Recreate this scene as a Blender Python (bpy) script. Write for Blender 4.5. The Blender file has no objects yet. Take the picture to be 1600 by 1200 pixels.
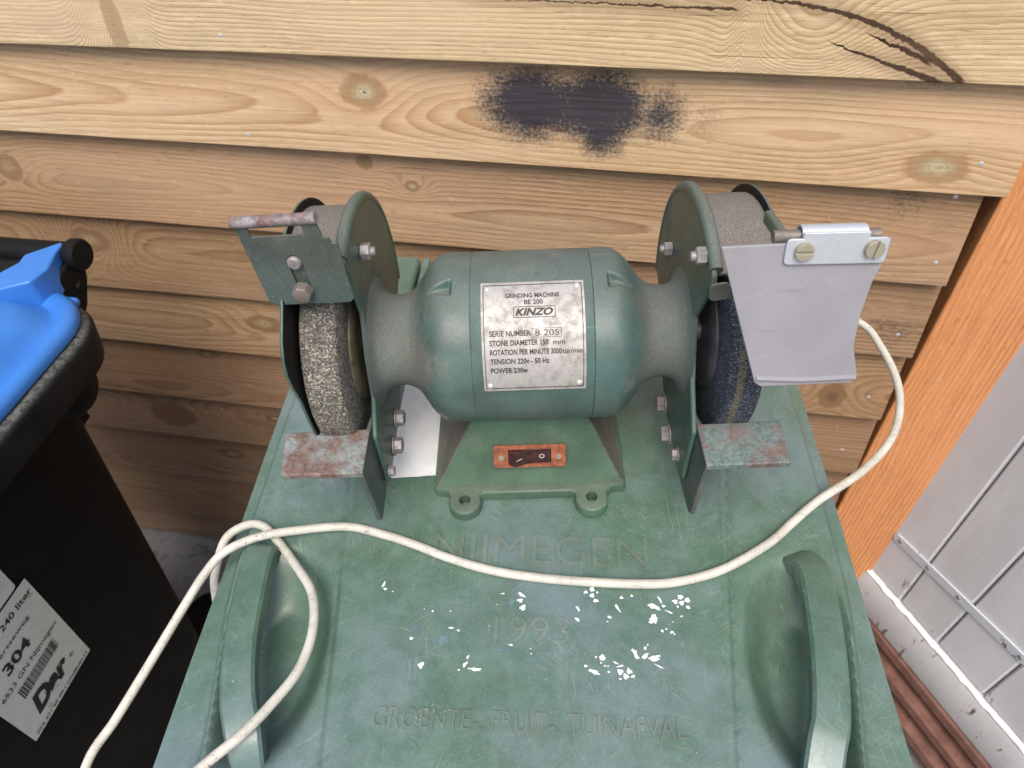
import bpy, bmesh, math, random
from mathutils import Vector, Matrix
random.seed(7)
PI = math.pi
D = bpy.data
SC = bpy.context.scene
COL = SC.collection

# ------------------------------------------------------------------ camera, world, sun, exposure
R_RIGHT = Vector((0.98340943, 0.17644811, -0.04209465))
R_DOWN = Vector((0.10076471, -0.72431620, -0.68206490))
R_FWD = Vector((-0.15083890, 0.66650740, -0.73007911))
cam_d = D.cameras.new('camera')
cam = D.objects.new('camera', cam_d)
COL.objects.link(cam)
m = Matrix((R_RIGHT, -R_DOWN, -R_FWD)).transposed().to_4x4()
m.translation = Vector((0, 0, 1.57))
cam.matrix_world = m
cam_d.sensor_width = 36
cam_d.lens = 36 * 1110 / 1600
cam_d.clip_start = 0.02
cam_d.clip_end = 200
cam_d.dof.use_dof = True
cam_d.dof.focus_distance = 0.50
cam_d.dof.aperture_fstop = 15
SC.camera = cam

world = D.worlds.new('World')
SC.world = world
world.use_nodes = True
wn = world.node_tree.nodes
sky = wn.new('ShaderNodeTexSky')
sky.sky_type = 'NISHITA'
sky.sun_disc = False
SUN_EL, SUN_AZ = 60, 172          # azimuth clockwise from +Y
sky.sun_elevation = math.radians(SUN_EL)
sky.sun_rotation = math.radians(SUN_AZ)
sky.air_density = 1.0
sky.dust_density = 4.0
sky.ozone_density = 1.2
bg = wn['Background']
world.node_tree.links.new(sky.outputs[0], bg.inputs[0])
bg.inputs[1].default_value = 0.09
sun_d = D.lights.new('sun', 'SUN')
sun_d.energy = 1.5
sun_d.angle = math.radians(34)
sun_d.color = (1.0, 0.95, 0.88)
sun = D.objects.new('sun', sun_d)
COL.objects.link(sun)
_e, _a = math.radians(SUN_EL), math.radians(SUN_AZ)
sd = Vector((math.sin(_a) * math.cos(_e), math.cos(_a) * math.cos(_e), math.sin(_e)))
sun.rotation_euler = sd.to_track_quat('Z', 'Y').to_euler()
vs = SC.view_settings
vs.view_transform = 'Standard'
vs.look = 'None'
vs.exposure = 1.02
vs.gamma = 1.0
vs.use_curve_mapping = False


# ------------------------------------------------------------------ material helper
class Mat:
    def __init__(s, name):
        s.m = D.materials.new(name)
        s.m.use_nodes = True
        s.nt = s.m.node_tree
        s.b = s.nt.nodes['Principled BSDF']
        s._pos = s._obj = s._nrm = None

    def new(s, t, **k):
        n = s.nt.nodes.new(t)
        for a, v in k.items():
            setattr(n, a, v)
        return n

    def put(s, sock, v):
        if v is None:
            return
        if isinstance(v, bpy.types.NodeSocket):
            s.nt.links.new(v, sock)
        else:
            if sock.type == 'RGBA' and len(v) == 3:
                v = tuple(v) + (1,)
            sock.default_value = v

    def set(s, **k):
        names = dict(color='Base Color', rough='Roughness', metal='Metallic', normal='Normal', spec='Specular IOR Level',
                     trans='Transmission Weight', ior='IOR', alpha='Alpha', coat='Coat Weight', coatrough='Coat Roughness',
                     sss='Subsurface Weight')
        for a, v in k.items():
            s.put(s.b.inputs[names[a]], v)
        return s

    def f(s, op, a, b=None, c=None, clamp=False):
        n = s.new('ShaderNodeMath', operation=op, use_clamp=clamp)
        for i, v in enumerate((a, b, c)):
            s.put(n.inputs[i], v)
        return n.outputs[0]

    def add(s, a, b): return s.f('ADD', a, b)
    def sub(s, a, b): return s.f('SUBTRACT', a, b)
    def mul(s, a, b): return s.f('MULTIPLY', a, b)
    def div(s, a, b): return s.f('DIVIDE', a, b)
    def mx(s, a, b): return s.f('MAXIMUM', a, b)

    def step(s, v, lo, hi, o0=0.0, o1=1.0, smooth=True):
        n = s.new('ShaderNodeMapRange', interpolation_type='SMOOTHSTEP' if smooth else 'LINEAR')
        for i, x in enumerate((v, lo, hi, o0, o1)):
            s.put(n.inputs[i], x)
        return n.outputs[0]

    def pos(s):
        if s._pos is None:
            s._pos = s.new('ShaderNodeNewGeometry')
        return s._pos.outputs['Position']

    def nrm(s):
        s.pos()
        return s._pos.outputs['Normal']

    def obj(s):
        if s._obj is None:
            s._obj = s.new('ShaderNodeTexCoord')
        return s._obj.outputs['Object']

    def xyz(s, v):
        n = s.new('ShaderNodeSeparateXYZ')
        s.put(n.inputs[0], v)
        return n.outputs

    def vec(s, x, y, z):
        n = s.new('ShaderNodeCombineXYZ')
        for i, v in enumerate((x, y, z)):
            s.put(n.inputs[i], v)
        return n.outputs[0]

    def noise(s, v, scale, detail=2.0, rough=0.5, dist=0.0):
        n = s.new('ShaderNodeTexNoise')
        s.put(n.inputs['Vector'], v)
        n.inputs['Scale'].default_value = scale
        n.inputs['Detail'].default_value = detail
        n.inputs['Roughness'].default_value = rough
        n.inputs['Distortion'].default_value = dist
        return n.outputs[0]

    def voro(s, v, scale, feature='F1', rnd=1.0, out='Distance'):
        n = s.new('ShaderNodeTexVoronoi', feature=feature)
        s.put(n.inputs['Vector'], v)
        n.inputs['Scale'].default_value = scale
        n.inputs['Randomness'].default_value = rnd
        return n.outputs[out]

    def mapv(s, v, scale=(1, 1, 1), loc=(0, 0, 0), rot=(0, 0, 0)):
        n = s.new('ShaderNodeMapping')
        s.put(n.inputs[0], v)
        n.inputs['Location'].default_value = loc
        n.inputs['Rotation'].default_value = rot
        n.inputs['Scale'].default_value = scale
        return n.outputs[0]

    def mix(s, f, a, b, mode='MIX'):
        n = s.new('ShaderNodeMix', data_type='RGBA', blend_type=mode)
        s.put(n.inputs[0], f)
        s.put(n.inputs[6], a)
        s.put(n.inputs[7], b)
        return n.outputs[2]

    def bump(s, h, strength=0.3, dist=0.001, prev=None):
        n = s.new('ShaderNodeBump')
        n.inputs['Strength'].default_value = strength
        n.inputs['Distance'].default_value = dist
        s.put(n.inputs['Height'], h)
        if prev is not None:
            s.put(n.inputs['Normal'], prev)
        return n.outputs[0]

    def ell(s, x, z, cx, cz, rx, rz):
        """normalised elliptical distance"""
        a = s.f('POWER', s.div(s.sub(x, cx), rx), 2.0)
        b = s.f('POWER', s.div(s.sub(z, cz), rz), 2.0)
        return s.f('SQRT', s.add(a, b))


def simple(name, col, rough=0.5, metal=0.0, var=0.25, scale=60, bump=0.0, bscale=300):
    M = Mat(name)
    n = M.noise(M.obj(), scale, 5, 0.6)
    c = M.mix(M.step(n, 0.3, 0.7), tuple(x * (1 - var) for x in col), tuple(min(1, x * (1 + var)) for x in col))
    M.set(color=c, rough=M.step(n, 0.3, 0.7, rough - 0.08, rough + 0.08), metal=metal)
    if bump:
        M.set(normal=M.bump(M.noise(M.obj(), bscale, 3), bump, 0.0006))
    return M.m


# ------------------------------------------------------------------ mesh helpers
def obj(name, bm, mat, parent=None, bevel=0, seg=2, smooth=True, angle=40, loc=None, recalc=True):
    if recalc:
        bmesh.ops.recalc_face_normals(bm, faces=bm.faces)
    me = D.meshes.new(name)
    bm.to_mesh(me)
    bm.free()
    if mat is not None:
        for mm in (mat if isinstance(mat, (list, tuple)) else [mat]):
            me.materials.append(mm)
    o = D.objects.new(name, me)
    COL.objects.link(o)
    if parent is not None:
        o.parent = parent
    if loc is not None:
        o.location = loc
    if smooth:
        for p in me.polygons:
            p.use_smooth = True
        if not bevel:
            me.set_sharp_from_angle(angle=math.radians(angle))
    if bevel:
        b = o.modifiers.new('bevel', 'BEVEL')
        b.width = bevel
        b.segments = seg
        b.limit_method = 'ANGLE'
        b.angle_limit = math.radians(35)
        b.harden_normals = True
    return o


def empty(name, loc, rz=0, label=None, cat=None, group=None):
    o = D.objects.new(name, None)
    COL.objects.link(o)
    o.location = loc
    o.rotation_euler = (0, 0, rz)
    o.empty_display_size = 0.05
    if label:
        o['label'] = label
    if cat:
        o['category'] = cat
    if group:
        o['group'] = group
    return o


def box(bm, x0, x1, y0, y1, z0, z1):
    v = [bm.verts.new((x, y, z)) for x in (x0, x1) for y in (y0, y1) for z in (z0, z1)]
    for q in ((0, 1, 3, 2), (4, 6, 7, 5), (0, 4, 5, 1), (2, 3, 7, 6), (0, 2, 6, 4), (1, 5, 7, 3)):
        bm.faces.new([v[i] for i in q])
    return v


def prism(bm, pts, axis, a, b):
    """polygon pts (2D) extruded along axis from a to b"""
    def P(p, t):
        if axis == 'x':
            return (t, p[0], p[1])
        if axis == 'y':
            return (p[0], t, p[1])
        return (p[0], p[1], t)
    v0 = [bm.verts.new(P(p, a)) for p in pts]
    v1 = [bm.verts.new(P(p, b)) for p in pts]
    bm.faces.new(v0)
    bm.faces.new(v1[::-1])
    n = len(pts)
    for i in range(n):
        bm.faces.new([v0[i], v1[i], v1[(i + 1) % n], v0[(i + 1) % n]])
    return v0 + v1


def lathe(bm, prof, axis='x', c=(0, 0, 0), n=48, closed=True, fn=None):
    """prof: list of (t, r) along axis through c; fn(t, ang, r) -> r"""
    rings = []
    for t, r in prof:
        if r < 1e-6:
            p = [c[0], c[1], c[2]]
            p['xyz'.index(axis)] += t
            rings.append([bm.verts.new(p)])
            continue
        ring = []
        for i in range(n):
            a = 2 * PI * i / n
            rr = fn(t, a, r) if fn else r
            ca, sa = rr * math.cos(a), rr * math.sin(a)
            if axis == 'x':
                p = (c[0] + t, c[1] + ca, c[2] + sa)
            elif axis == 'y':
                p = (c[0] + ca, c[1] + t, c[2] + sa)
            else:
                p = (c[0] + ca, c[1] + sa, c[2] + t)
            ring.append(bm.verts.new(p))
        rings.append(ring)
    for A, B in zip(rings, rings[1:]):
        if len(A) == 1 and len(B) == 1:
            continue
        for i in range(n):
            j = (i + 1) % n
            if len(A) == 1:
                bm.faces.new([A[0], B[i], B[j]])
            elif len(B) == 1:
                bm.faces.new([A[i], B[0], A[j]])
            else:
                bm.faces.new([A[i], B[i], B[j], A[j]])
    if closed:
        for R_ in (rings[0], rings[-1]):
            if len(R_) > 2:
                bm.faces.new(R_)


def catmull(pts, per=10):
    P = [Vector(p) for p in pts]
    out = []
    for i in range(len(P) - 1):
        p0, p1, p2, p3 = P[max(i - 1, 0)], P[i], P[i + 1], P[min(i + 2, len(P) - 1)]
        for k in range(per):
            t = k / per
            out.append(0.5 * ((2 * p1) + (p2 - p0) * t + (2 * p0 - 5 * p1 + 4 * p2 - p3) * t * t + (3 * p1 - p0 - 3 * p2 + p3) * t ** 3))
    out.append(P[-1])
    return out


def tube(bm, path, r, n=14):
    rings = []
    up = Vector((0, 0, 1))
    prev = None
    for i, p in enumerate(path):
        t = (path[min(i + 1, len(path) - 1)] - path[max(i - 1, 0)]).normalized()
        if prev is None:
            a = t.cross(up)
            if a.length < 0.1:
                a = t.cross(Vector((1, 0, 0)))
            a.normalize()
        else:
            a = (prev - t * prev.dot(t)).normalized()
        prev = a
        b = t.cross(a)
        rr = r(i / (len(path) - 1)) if callable(r) else r
        rings.append([bm.verts.new(p + (a * math.cos(2 * PI * k / n) + b * math.sin(2 * PI * k / n)) * rr) for k in range(n)])
    for A, B in zip(rings, rings[1:]):
        for k in range(n):
            bm.faces.new([A[k], A[(k + 1) % n], B[(k + 1) % n], B[k]])
    bm.faces.new(rings[0])
    bm.faces.new(rings[-1][::-1])


def arc(cx, cy, r, a0, a1, n=16):
    return [(cx + r * math.cos(math.radians(a0 + (a1 - a0) * i / n)), cy + r * math.sin(math.radians(a0 + (a1 - a0) * i / n))) for i in range(n + 1)]


def rrect(x0, x1, y0, y1, r, n=4):
    return (arc(x1 - r, y1 - r, r, 0, 90, n) + arc(x0 + r, y1 - r, r, 90, 180, n) +
            arc(x0 + r, y0 + r, r, 180, 270, n) + arc(x1 - r, y0 + r, r, 270, 360, n))


def text_bm(bm, txt, x0, x1, y, h, depth=0.0, shear=0.0, off=0.0, xform=None, bold=0.0):
    """text between x0 and x1 with baseline y and cap height h, appended to bm in the XY plane, mapped by xform"""
    c = D.curves.new('t', 'FONT')
    c.body = txt
    c.size = 1.0
    c.shear = shear
    c.extrude = depth
    c.offset = bold
    c.resolution_u = 3
    o = D.objects.new('t', c)
    COL.objects.link(o)
    bpy.context.view_layer.update()
    dg = bpy.context.evaluated_depsgraph_get()
    ev = o.evaluated_get(dg)
    me = ev.to_mesh()
    xs = [v.co.x for v in me.vertices]
    if xs:
        a, b = min(xs), max(xs)
        sx = (x1 - x0) / max(b - a, 1e-6)
        sy = h / 0.69
        vv = []
        for v in me.vertices:
            p = Vector((x0 + (v.co.x - a) * sx, y + v.co.y * sy, off + v.co.z))
            vv.append(bm.verts.new(xform(p) if xform else p))
        for p in me.polygons:
            try:
                bm.faces.new([vv[i] for i in p.vertices])
            except ValueError:
                pass
    ev.to_mesh_clear()
    D.objects.remove(o)
    D.curves.remove(c)


def dup(o, parent=None, **k):
    c = o.copy()
    COL.objects.link(c)
    c.parent = parent if parent is not None else o.parent
    for a, v in k.items():
        setattr(c, a, v)
    for ch in list(o.children):
        dup(ch, c)
    return c


# ------------------------------------------------------------------ materials
def wood(name, seed, light, mid, dark, knots=(), swirls=(), soot=(), dirt=0.12, freq=190.0, pith=(0.05, 0.045), zc=0.0,
         vertical=False, contrast=0.90, bark=False, green=0.25):
    M = Mat(name)
    px, py, pz = M.xyz(M.pos())
    if vertical:
        x, z = pz, M.add(px, M.mul(py, 0.2))
    else:
        x, z = px, M.add(pz, M.mul(px, 0.0085))
    sv = M.vec(M.add(x, seed * 3.7), seed * 1.3, z)
    n1 = M.sub(M.noise(M.mapv(sv, (1.6, 1, 5)), 1.0, 2), 0.5)
    n2 = M.sub(M.noise(M.mapv(sv, (5, 1, 30)), 1.0, 3), 0.5)
    nd = M.noise(M.mapv(sv, (1.15, 1, 0.0), (3.3, 0, 0)), 1.0, 1.5)
    d = M.add(pith[0], M.mul(M.sub(nd, 0.5), pith[1] * 2.6))
    zz = M.add(M.sub(z, zc), M.mul(n1, 0.035))
    r = M.f('SQRT', M.add(M.mul(zz, zz), M.mul(d, d)))
    r = M.add(r, M.mul(n2, 0.006))
    for (kx, kz, rx, rz, am) in list(swirls) + [(k[0], k[1], k[2] * 2.4, k[3] * 1.9, 0.018) for k in knots]:
        e = M.ell(x, z, kx, kz, rx, rz)
        r = M.add(r, M.mul(M.f('EXPONENT', M.mul(M.mul(e, e), -1.0)), am))
    fr = M.f('FRACT', M.mul(r, freq))
    late = M.mul(M.f('POWER', M.step(fr, 0.0, 0.86, smooth=False), 1.8), M.step(fr, 0.86, 1.0, 1, 0))
    cvar = M.noise(M.mapv(sv, (0.9, 1, 9), (1, 2, 3)), 1.0, 3)
    fib = M.noise(M.mapv(sv, (6, 1, 330)), 1.0, 4, 0.65)
    fib2 = M.noise(M.mapv(sv, (40, 1, 260)), 1.0, 2, 0.6)
    col = M.mix(M.step(cvar, 0.3, 0.72), light, mid)
    big = M.noise(M.mapv(sv, (2.2, 1, 6), (7, 1, 0)), 1.0, 2)
    col = M.mix(M.mul(M.step(big, 0.5, 0.75), green), col, tuple(a * b for a, b in zip(light, (0.86, 1.0, 0.84))))
    lc = M.mul(late, M.step(M.noise(M.mapv(sv, (1.4, 1, 16)), 1.0, 2), 0.25, 0.7, 0.22, contrast))
    col = M.mix(lc, col, dark)
    col = M.mix(M.step(fib, 0.30, 0.62, 0.42, 0.0), col, tuple(c * 0.60 for c in mid))
    col = M.mix(M.step(fib2, 0.52, 0.8, 0.0, 0.28), col, tuple(min(1, c * 1.35) for c in light))
    fib3 = M.noise(M.mapv(sv, (16, 1, 560), (2, 2, 7)), 1.0, 3, 0.7)
    col = M.mix(M.step(fib3, 0.50, 0.26, 0, 0.50), col, tuple(c * 0.5 for c in mid))
    pore = M.noise(M.mapv(sv, (50, 1, 620), (5, 2, 1)), 1.0, 1)
    col = M.mix(M.step(pore, 0.66, 0.76, 0, 0.50), col, tuple(c * 0.45 for c in dark))
    chk = M.noise(M.mapv(sv, (5, 1, 420), (4, 4, 4)), 1.0, 2, 0.4)
    chkm = M.mul(M.step(chk, 0.715, 0.735), M.step(M.noise(M.mapv(sv, (4, 1, 14), (1, 8, 2)), 1.0, 2), 0.52, 0.62))
    col = M.mix(M.mul(chkm, 0.75), col, tuple(c * 0.28 for c in dark))
    pale = M.noise(M.mapv(sv, (55, 1, 75), (8, 1, 8)), 1.0, 3, 0.65)
    col = M.mix(M.step(pale, 0.66, 0.76, 0, 0.35), col, (0.58, 0.52, 0.34))
    pinkn = M.noise(M.mapv(sv, (2.0, 1, 7), (6, 6, 3)), 1.0, 3)
    col = M.mix(M.step(pinkn, 0.48, 0.70, 0, 0.45), col, (mid[0] * 1.15, mid[1] * 1.12, mid[2] * 1.25))
    h = M.add(M.sub(M.mul(late, -0.5), M.mul(chkm, 1.2)), M.add(M.mul(fib, 0.8), M.mul(fib3, 0.5)))
    for (kx, kz, rx, rz, tone) in knots:
        wob = M.mul(M.sub(M.noise(M.mapv(sv, (75, 1, 75)), 1.0, 4, 0.65), 0.5), 0.7)
        e = M.add(M.ell(x, z, kx, kz, rx, rz), wob)
        inside = M.step(e, 0.85, 1.05, 1, 0)
        kr = M.f('FRACT', M.mul(e, 6.0))
        kc = M.mix(M.step(e, 0.0, 0.75), tone, tuple(c * 0.62 for c in mid))
        kc = M.mix(M.mul(M.step(kr, 0.45, 0.9), 0.6), kc, dark)
        kc = M.mix(M.step(e, 0.02, 0.1, 1, 0), kc, (0.12, 0.07, 0.04))
        col = M.mix(M.mul(inside, 0.9), col, kc)
        ring = M.mul(M.step(e, 0.85, 0.98), M.step(e, 0.98, 1.22, 1, 0))
        col = M.mix(M.mul(ring, 0.5), col, tuple(c * 0.8 for c in dark))
    # weather grey and dirt
    dn = M.noise(M.mapv(sv, (3.5, 1, 11), (9, 9, 1)), 1.0, 6, 0.65)
    col = M.mix(M.step(dn, 0.52, 0.8, 0, dirt * 2.2), col, (0.20, 0.16, 0.13))
    spk = M.noise(M.mapv(sv, (260, 1, 260)), 1.0, 2, 0.6)
    col = M.mix(M.step(spk, 0.70, 0.78, 0, 0.35), col, (0.10, 0.07, 0.05))
    if bark:
        for (x0, z0, xa, xb, k, w, pw) in bark:
            t = M.step(x, xa, xb, 0, 1, smooth=False)
            zf = M.sub(z0, M.mul(M.f('POWER', M.mx(M.sub(x, x0), 0.0), pw), k))
            jag = M.mul(M.sub(M.noise(M.mapv(sv, (120, 1, 90)), 1.0, 3, 0.7), 0.5), 0.007)
            dd = M.f('ABSOLUTE', M.add(M.sub(z, zf), jag))
            ww = M.add(w * 0.15, M.mul(t, w))
            msk = M.mul(M.step(M.div(dd, ww), 0.6, 1.15, 1, 0), M.mul(M.step(x, xa - 0.004, xa + 0.01), M.step(x, xb - 0.004, xb + 0.004, 1, 0)))
            col = M.mix(msk, col, (0.010, 0.007, 0.007))
            h = M.sub(h, M.mul(msk, 2.0))
            halo = M.mul(M.step(M.div(dd, M.add(ww, 0.008)), 0.5, 1.2, 1, 0), M.mul(M.step(x, xa, xa + 0.05), M.step(x, xb, xb + 0.02, 1, 0)))
            col = M.mix(M.mul(halo, 0.35), col, (0.17, 0.10, 0.06))
    if soot:
        mk = 0.0
        for (kx, kz, rx, rz, st) in soot:
            e = M.ell(x, z, kx, kz, rx, rz)
            mk = M.mx(mk, M.mul(M.step(e, 0.1, 2.3, 1, 0), st))
        gr = M.noise(M.mapv(sv, (240, 1, 320)), 1.0, 4, 0.75)
        cl = M.noise(M.mapv(sv, (45, 1, 60)), 1.0, 3, 0.6)
        v = M.add(mk, M.add(M.mul(M.sub(gr, 0.5), 1.15), M.mul(M.sub(cl, 0.5), 0.45)))
        sm = M.mul(M.step(v, 0.30, 0.92), M.step(mk, 0.02, 0.25))
        col = M.mix(M.mul(sm, 0.95), col, M.mix(M.step(fib, 0.3, 0.7), (0.014, 0.016, 0.026), (0.030, 0.036, 0.054)))
    M.set(color=col, rough=M.step(late, 0, 1, 0.80, 0.68), spec=0.10, normal=M.bump(h, 0.45, 0.0008))
    return M.m


def painted_iron(name, base, top_dust=0.5, dust_n=0.5, rust=0.0, spark=0.35, chip=0.3, rough=0.42, neck=0.0):
    """old green machine enamel with settled grinding dust, scuffs and small chips"""
    M = Mat(name)
    o = M.obj()
    n = M.noise(o, 28, 6, 0.6)
    col = M.mix(M.step(n, 0.3, 0.7), tuple(c * 0.78 for c in base), tuple(c * 1.22 for c in base))
    n2 = M.noise(M.mapv(o, loc=(3, 1, 2)), 11, 4, 0.55)
    col = M.mix(M.step(n2, 0.45, 0.7, 0, 0.5), col, (base[0] * 0.9, base[1] * 1.25, base[2] * 1.5))
    nz = M.xyz(M.nrm())[2]
    dn = M.noise(M.mapv(o, loc=(9, 4, 2)), 16, 6, 0.65)
    dust = M.mul(M.step(M.add(nz, M.mul(M.sub(dn, 0.5), 1.1)), 0.35, 1.05, 0, 1), top_dust)
    blot = M.mul(M.step(dn, 0.5, 0.68), dust_n)
    dust = M.mx(dust, blot)
    if neck:
        ox, oy, oz = M.xyz(o)
        rr = M.f('SQRT', M.add(M.f('POWER', M.sub(oy, 0.068), 2.0), M.f('POWER', M.sub(oz, 0.1315), 2.0)))
        nk = M.step(M.add(rr, M.mul(M.sub(M.noise(M.mapv(o, loc=(5, 5, 2)), 24, 6, 0.7), 0.5), 0.055)), 0.064, 0.036, 0, neck)
        dust = M.mx(dust, nk)
    fine = M.noise(o, 900, 3, 0.7)
    dust = M.mul(dust, M.step(fine, 0.3, 0.6, 0.55, 1.0))
    col = M.mix(dust, col, M.mix(M.step(fine, 0.35, 0.65), (0.125, 0.108, 0.092), (0.215, 0.185, 0.165)))
    if rust:
        rn = M.noise(M.mapv(o, loc=(1, 7, 5)), 55, 6, 0.7)
        col = M.mix(M.step(rn, 0.62 - rust * 0.25, 0.70 - rust * 0.25), col,
                    M.mix(M.noise(o, 300, 4, 0.7), (0.07, 0.022, 0.012), (0.26, 0.12, 0.075)))
    ch = M.noise(M.mapv(o, loc=(2, 2, 9)), 140, 3, 0.6)
    chips = M.step(ch, 0.735, 0.76, 0, chip)
    col = M.mix(chips, col, (0.42, 0.44, 0.42))
    sp = M.noise(M.mapv(o, loc=(4, 1, 1)), 1500, 1, 0.5)
    col = M.mix(M.step(sp, 0.70, 0.76, 0, spark), col, (0.55, 0.57, 0.56))
    sc = M.noise(M.mapv(o, (30, 420, 420), rot=(0.3, 0.5, 0.2)), 1.0, 1)
    col = M.mix(M.mul(M.step(sc, 0.71, 0.74), M.step(n2, 0.5, 0.6, 0, 0.25)), col, (0.36, 0.40, 0.38))
    h = M.add(M.noise(o, 260, 2), M.mul(fine, 0.25))
    M.set(color=col, rough=M.step(dust, 0, 0.6, rough, 0.9), metal=0.0, spec=0.5, normal=M.bump(h, 0.22, 0.0008))
    return M.m


def rusty(name, paint, amount=0.5, scale=55):
    M = Mat(name)
    o = M.obj()
    rn = M.noise(o, scale, 7, 0.68)
    fn = M.noise(o, 420, 4, 0.75)
    rc = M.mix(M.step(fn, 0.3, 0.7), (0.085, 0.040, 0.030), (0.23, 0.14, 0.115))
    gc = M.mix(M.step(fn, 0.35, 0.65), paint, tuple(min(1, c * 1.7 + 0.04) for c in paint))
    k = M.mul(M.step(M.add(rn, M.mul(M.sub(fn, 0.5), 0.35)), 0.60 - amount * 0.3, 0.72 - amount * 0.2), 0.92)
    col = M.mix(k, gc, rc)
    g2 = M.noise(M.mapv(o, loc=(5, 3, 1)), 34, 5, 0.6)
    col = M.mix(M.step(g2, 0.5, 0.75, 0, 0.6), col, (0.24, 0.205, 0.19))
    dk = M.noise(M.mapv(o, loc=(1, 3, 8)), 190, 4, 0.7)
    col = M.mix(M.step(dk, 0.62, 0.72, 0, 0.6), col, (0.05, 0.03, 0.025))
    M.set(color=col, rough=0.72, metal=0.15, normal=M.bump(M.add(rn, M.mul(fn, 0.6)), 0.45, 0.0008))
    return M.m


def metal(name, col, rough=0.4, dirt=0.4, metallic=0.5):
    M = Mat(name)
    o = M.obj()
    n = M.noise(o, 120, 6, 0.7)
    f = M.noise(o, 700, 3, 0.7)
    c = M.mix(M.step(n, 0.4, 0.75, 0, dirt), col, (0.13, 0.10, 0.085))
    c = M.mix(M.step(f, 0.55, 0.75, 0, 0.35), c, tuple(min(1, x * 1.5) for x in col))
    M.set(color=c, rough=M.step(n, 0.3, 0.7, rough, rough + 0.25), metal=metallic, normal=M.bump(M.add(n, f), 0.25, 0.0004))
    return M.m


def stone(name, a, b, c, scale=900, streak=None):
    M = Mat(name)
    o = M.obj()
    v = M.voro(o, scale, out='Color')
    vv = M.xyz(v)[0]
    n = M.noise(o, scale * 0.55, 3, 0.7)
    mixv = M.add(M.mul(vv, 0.5), M.mul(n, 0.5))
    col = M.mix(M.step(mixv, 0.36, 0.62), a, b)
    col = M.mix(M.step(mixv, 0.63, 0.74), col, c)
    big = M.noise(o, 40, 4, 0.6)
    col = M.mix(M.step(big, 0.4, 0.75, 0, 0.45), col, tuple(x * 0.6 for x in a))
    if streak:
        x = M.xyz(o)[0]
        w = M.add(x, M.mul(M.sub(M.noise(o, 30, 2), 0.5), 0.004))
        k = M.mul(M.step(w, streak[0], streak[0] + 0.002), M.step(w, streak[1], streak[1] + 0.003, 1, 0))
        col = M.mix(M.mul(M.mul(k, M.step(n, 0.35, 0.6)), 0.8), col, streak[2])
    M.set(color=col, rough=0.85, spec=0.35, normal=M.bump(mixv, 0.9, 0.0012))
    return M.m


def lid_plastic(name, base, pale, scratch=0.5, faded=0.6, olive=0.4):
    M = Mat(name)
    o = M.obj()
    n = M.noise(o, 6, 7, 0.62)
    n2 = M.noise(M.mapv(o, loc=(3, 3, 3)), 38, 7, 0.72)
    n3 = M.noise(M.mapv(o, loc=(7, 2, 5)), 17, 6, 0.68)
    col = M.mix(M.step(n2, 0.32, 0.68), base, tuple(c * 1.25 for c in base))
    col = M.mix(M.step(M.add(n, M.mul(M.sub(n2, 0.5), 0.25)), 0.40, 0.66, 0, faded), col, pale)
    col = M.mix(M.step(n3, 0.52, 0.70, 0, olive), col, (base[0] * 1.05, base[1] * 0.80, base[2] * 0.55))
    fn = M.noise(o, 520, 4, 0.75)
    col = M.mix(M.step(fn, 0.52, 0.8, 0, 0.40), col, tuple(min(1, c * 1.7 + 0.02) for c in pale))
    col = M.mix(M.step(fn, 0.48, 0.25, 0, 0.30), col, tuple(c * 0.55 for c in base))
    dirt = M.noise(M.mapv(o, loc=(8, 1, 1)), 26, 8, 0.75)
    col = M.mix(M.step(dirt, 0.57, 0.72, 0, 0.45), col, (0.085, 0.078, 0.058))
    sc = 0.0
    for i, (ang, a, b, th) in enumerate(((0.2, 34, 1300, 0.735), (1.1, 60, 1500, 0.73), (1.9, 44, 1500, 0.735), (2.6, 30, 1200, 0.735), (-0.5, 90, 2000, 0.725), (0.75, 80, 1900, 0.725), (1.5, 18, 1500, 0.745))):
        wx, wy, wz = M.xyz(M.mapv(o, (1, 1, 1), rot=(0, 0, ang)))
        curve = M.add(wy, M.mul(M.noise(o, 30 + 7 * i, 0), 0.006))
        s1 = M.noise(M.vec(M.mul(wx, a), M.mul(curve, b), i * 3.1), 1.0, 0)
        ln = M.step(s1, th, th + 0.04)
        ms = M.step(M.noise(M.mapv(o, loc=(i * 2.3, 5, 1)), 11 + i, 3), 0.50, 0.66)
        sc = M.mx(sc, M.mul(ln, ms))
    col = M.mix(M.mul(sc, scratch), col, (0.30, 0.36, 0.28))
    sp = M.noise(M.mapv(o, loc=(1, 9, 4)), 260, 2, 0.6)
    col = M.mix(M.step(sp, 0.72, 0.76, 0, 0.5), col, (0.36, 0.42, 0.40))
    h = M.add(M.mul(fn, 0.35), M.add(M.mul(n2, 0.6), M.mul(sc, -0.3)))
    M.set(color=col, rough=M.step(n2, 0.3, 0.7, 0.32, 0.50), spec=0.8, normal=M.bump(h, 0.20, 0.0007))
    return M.m


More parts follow.
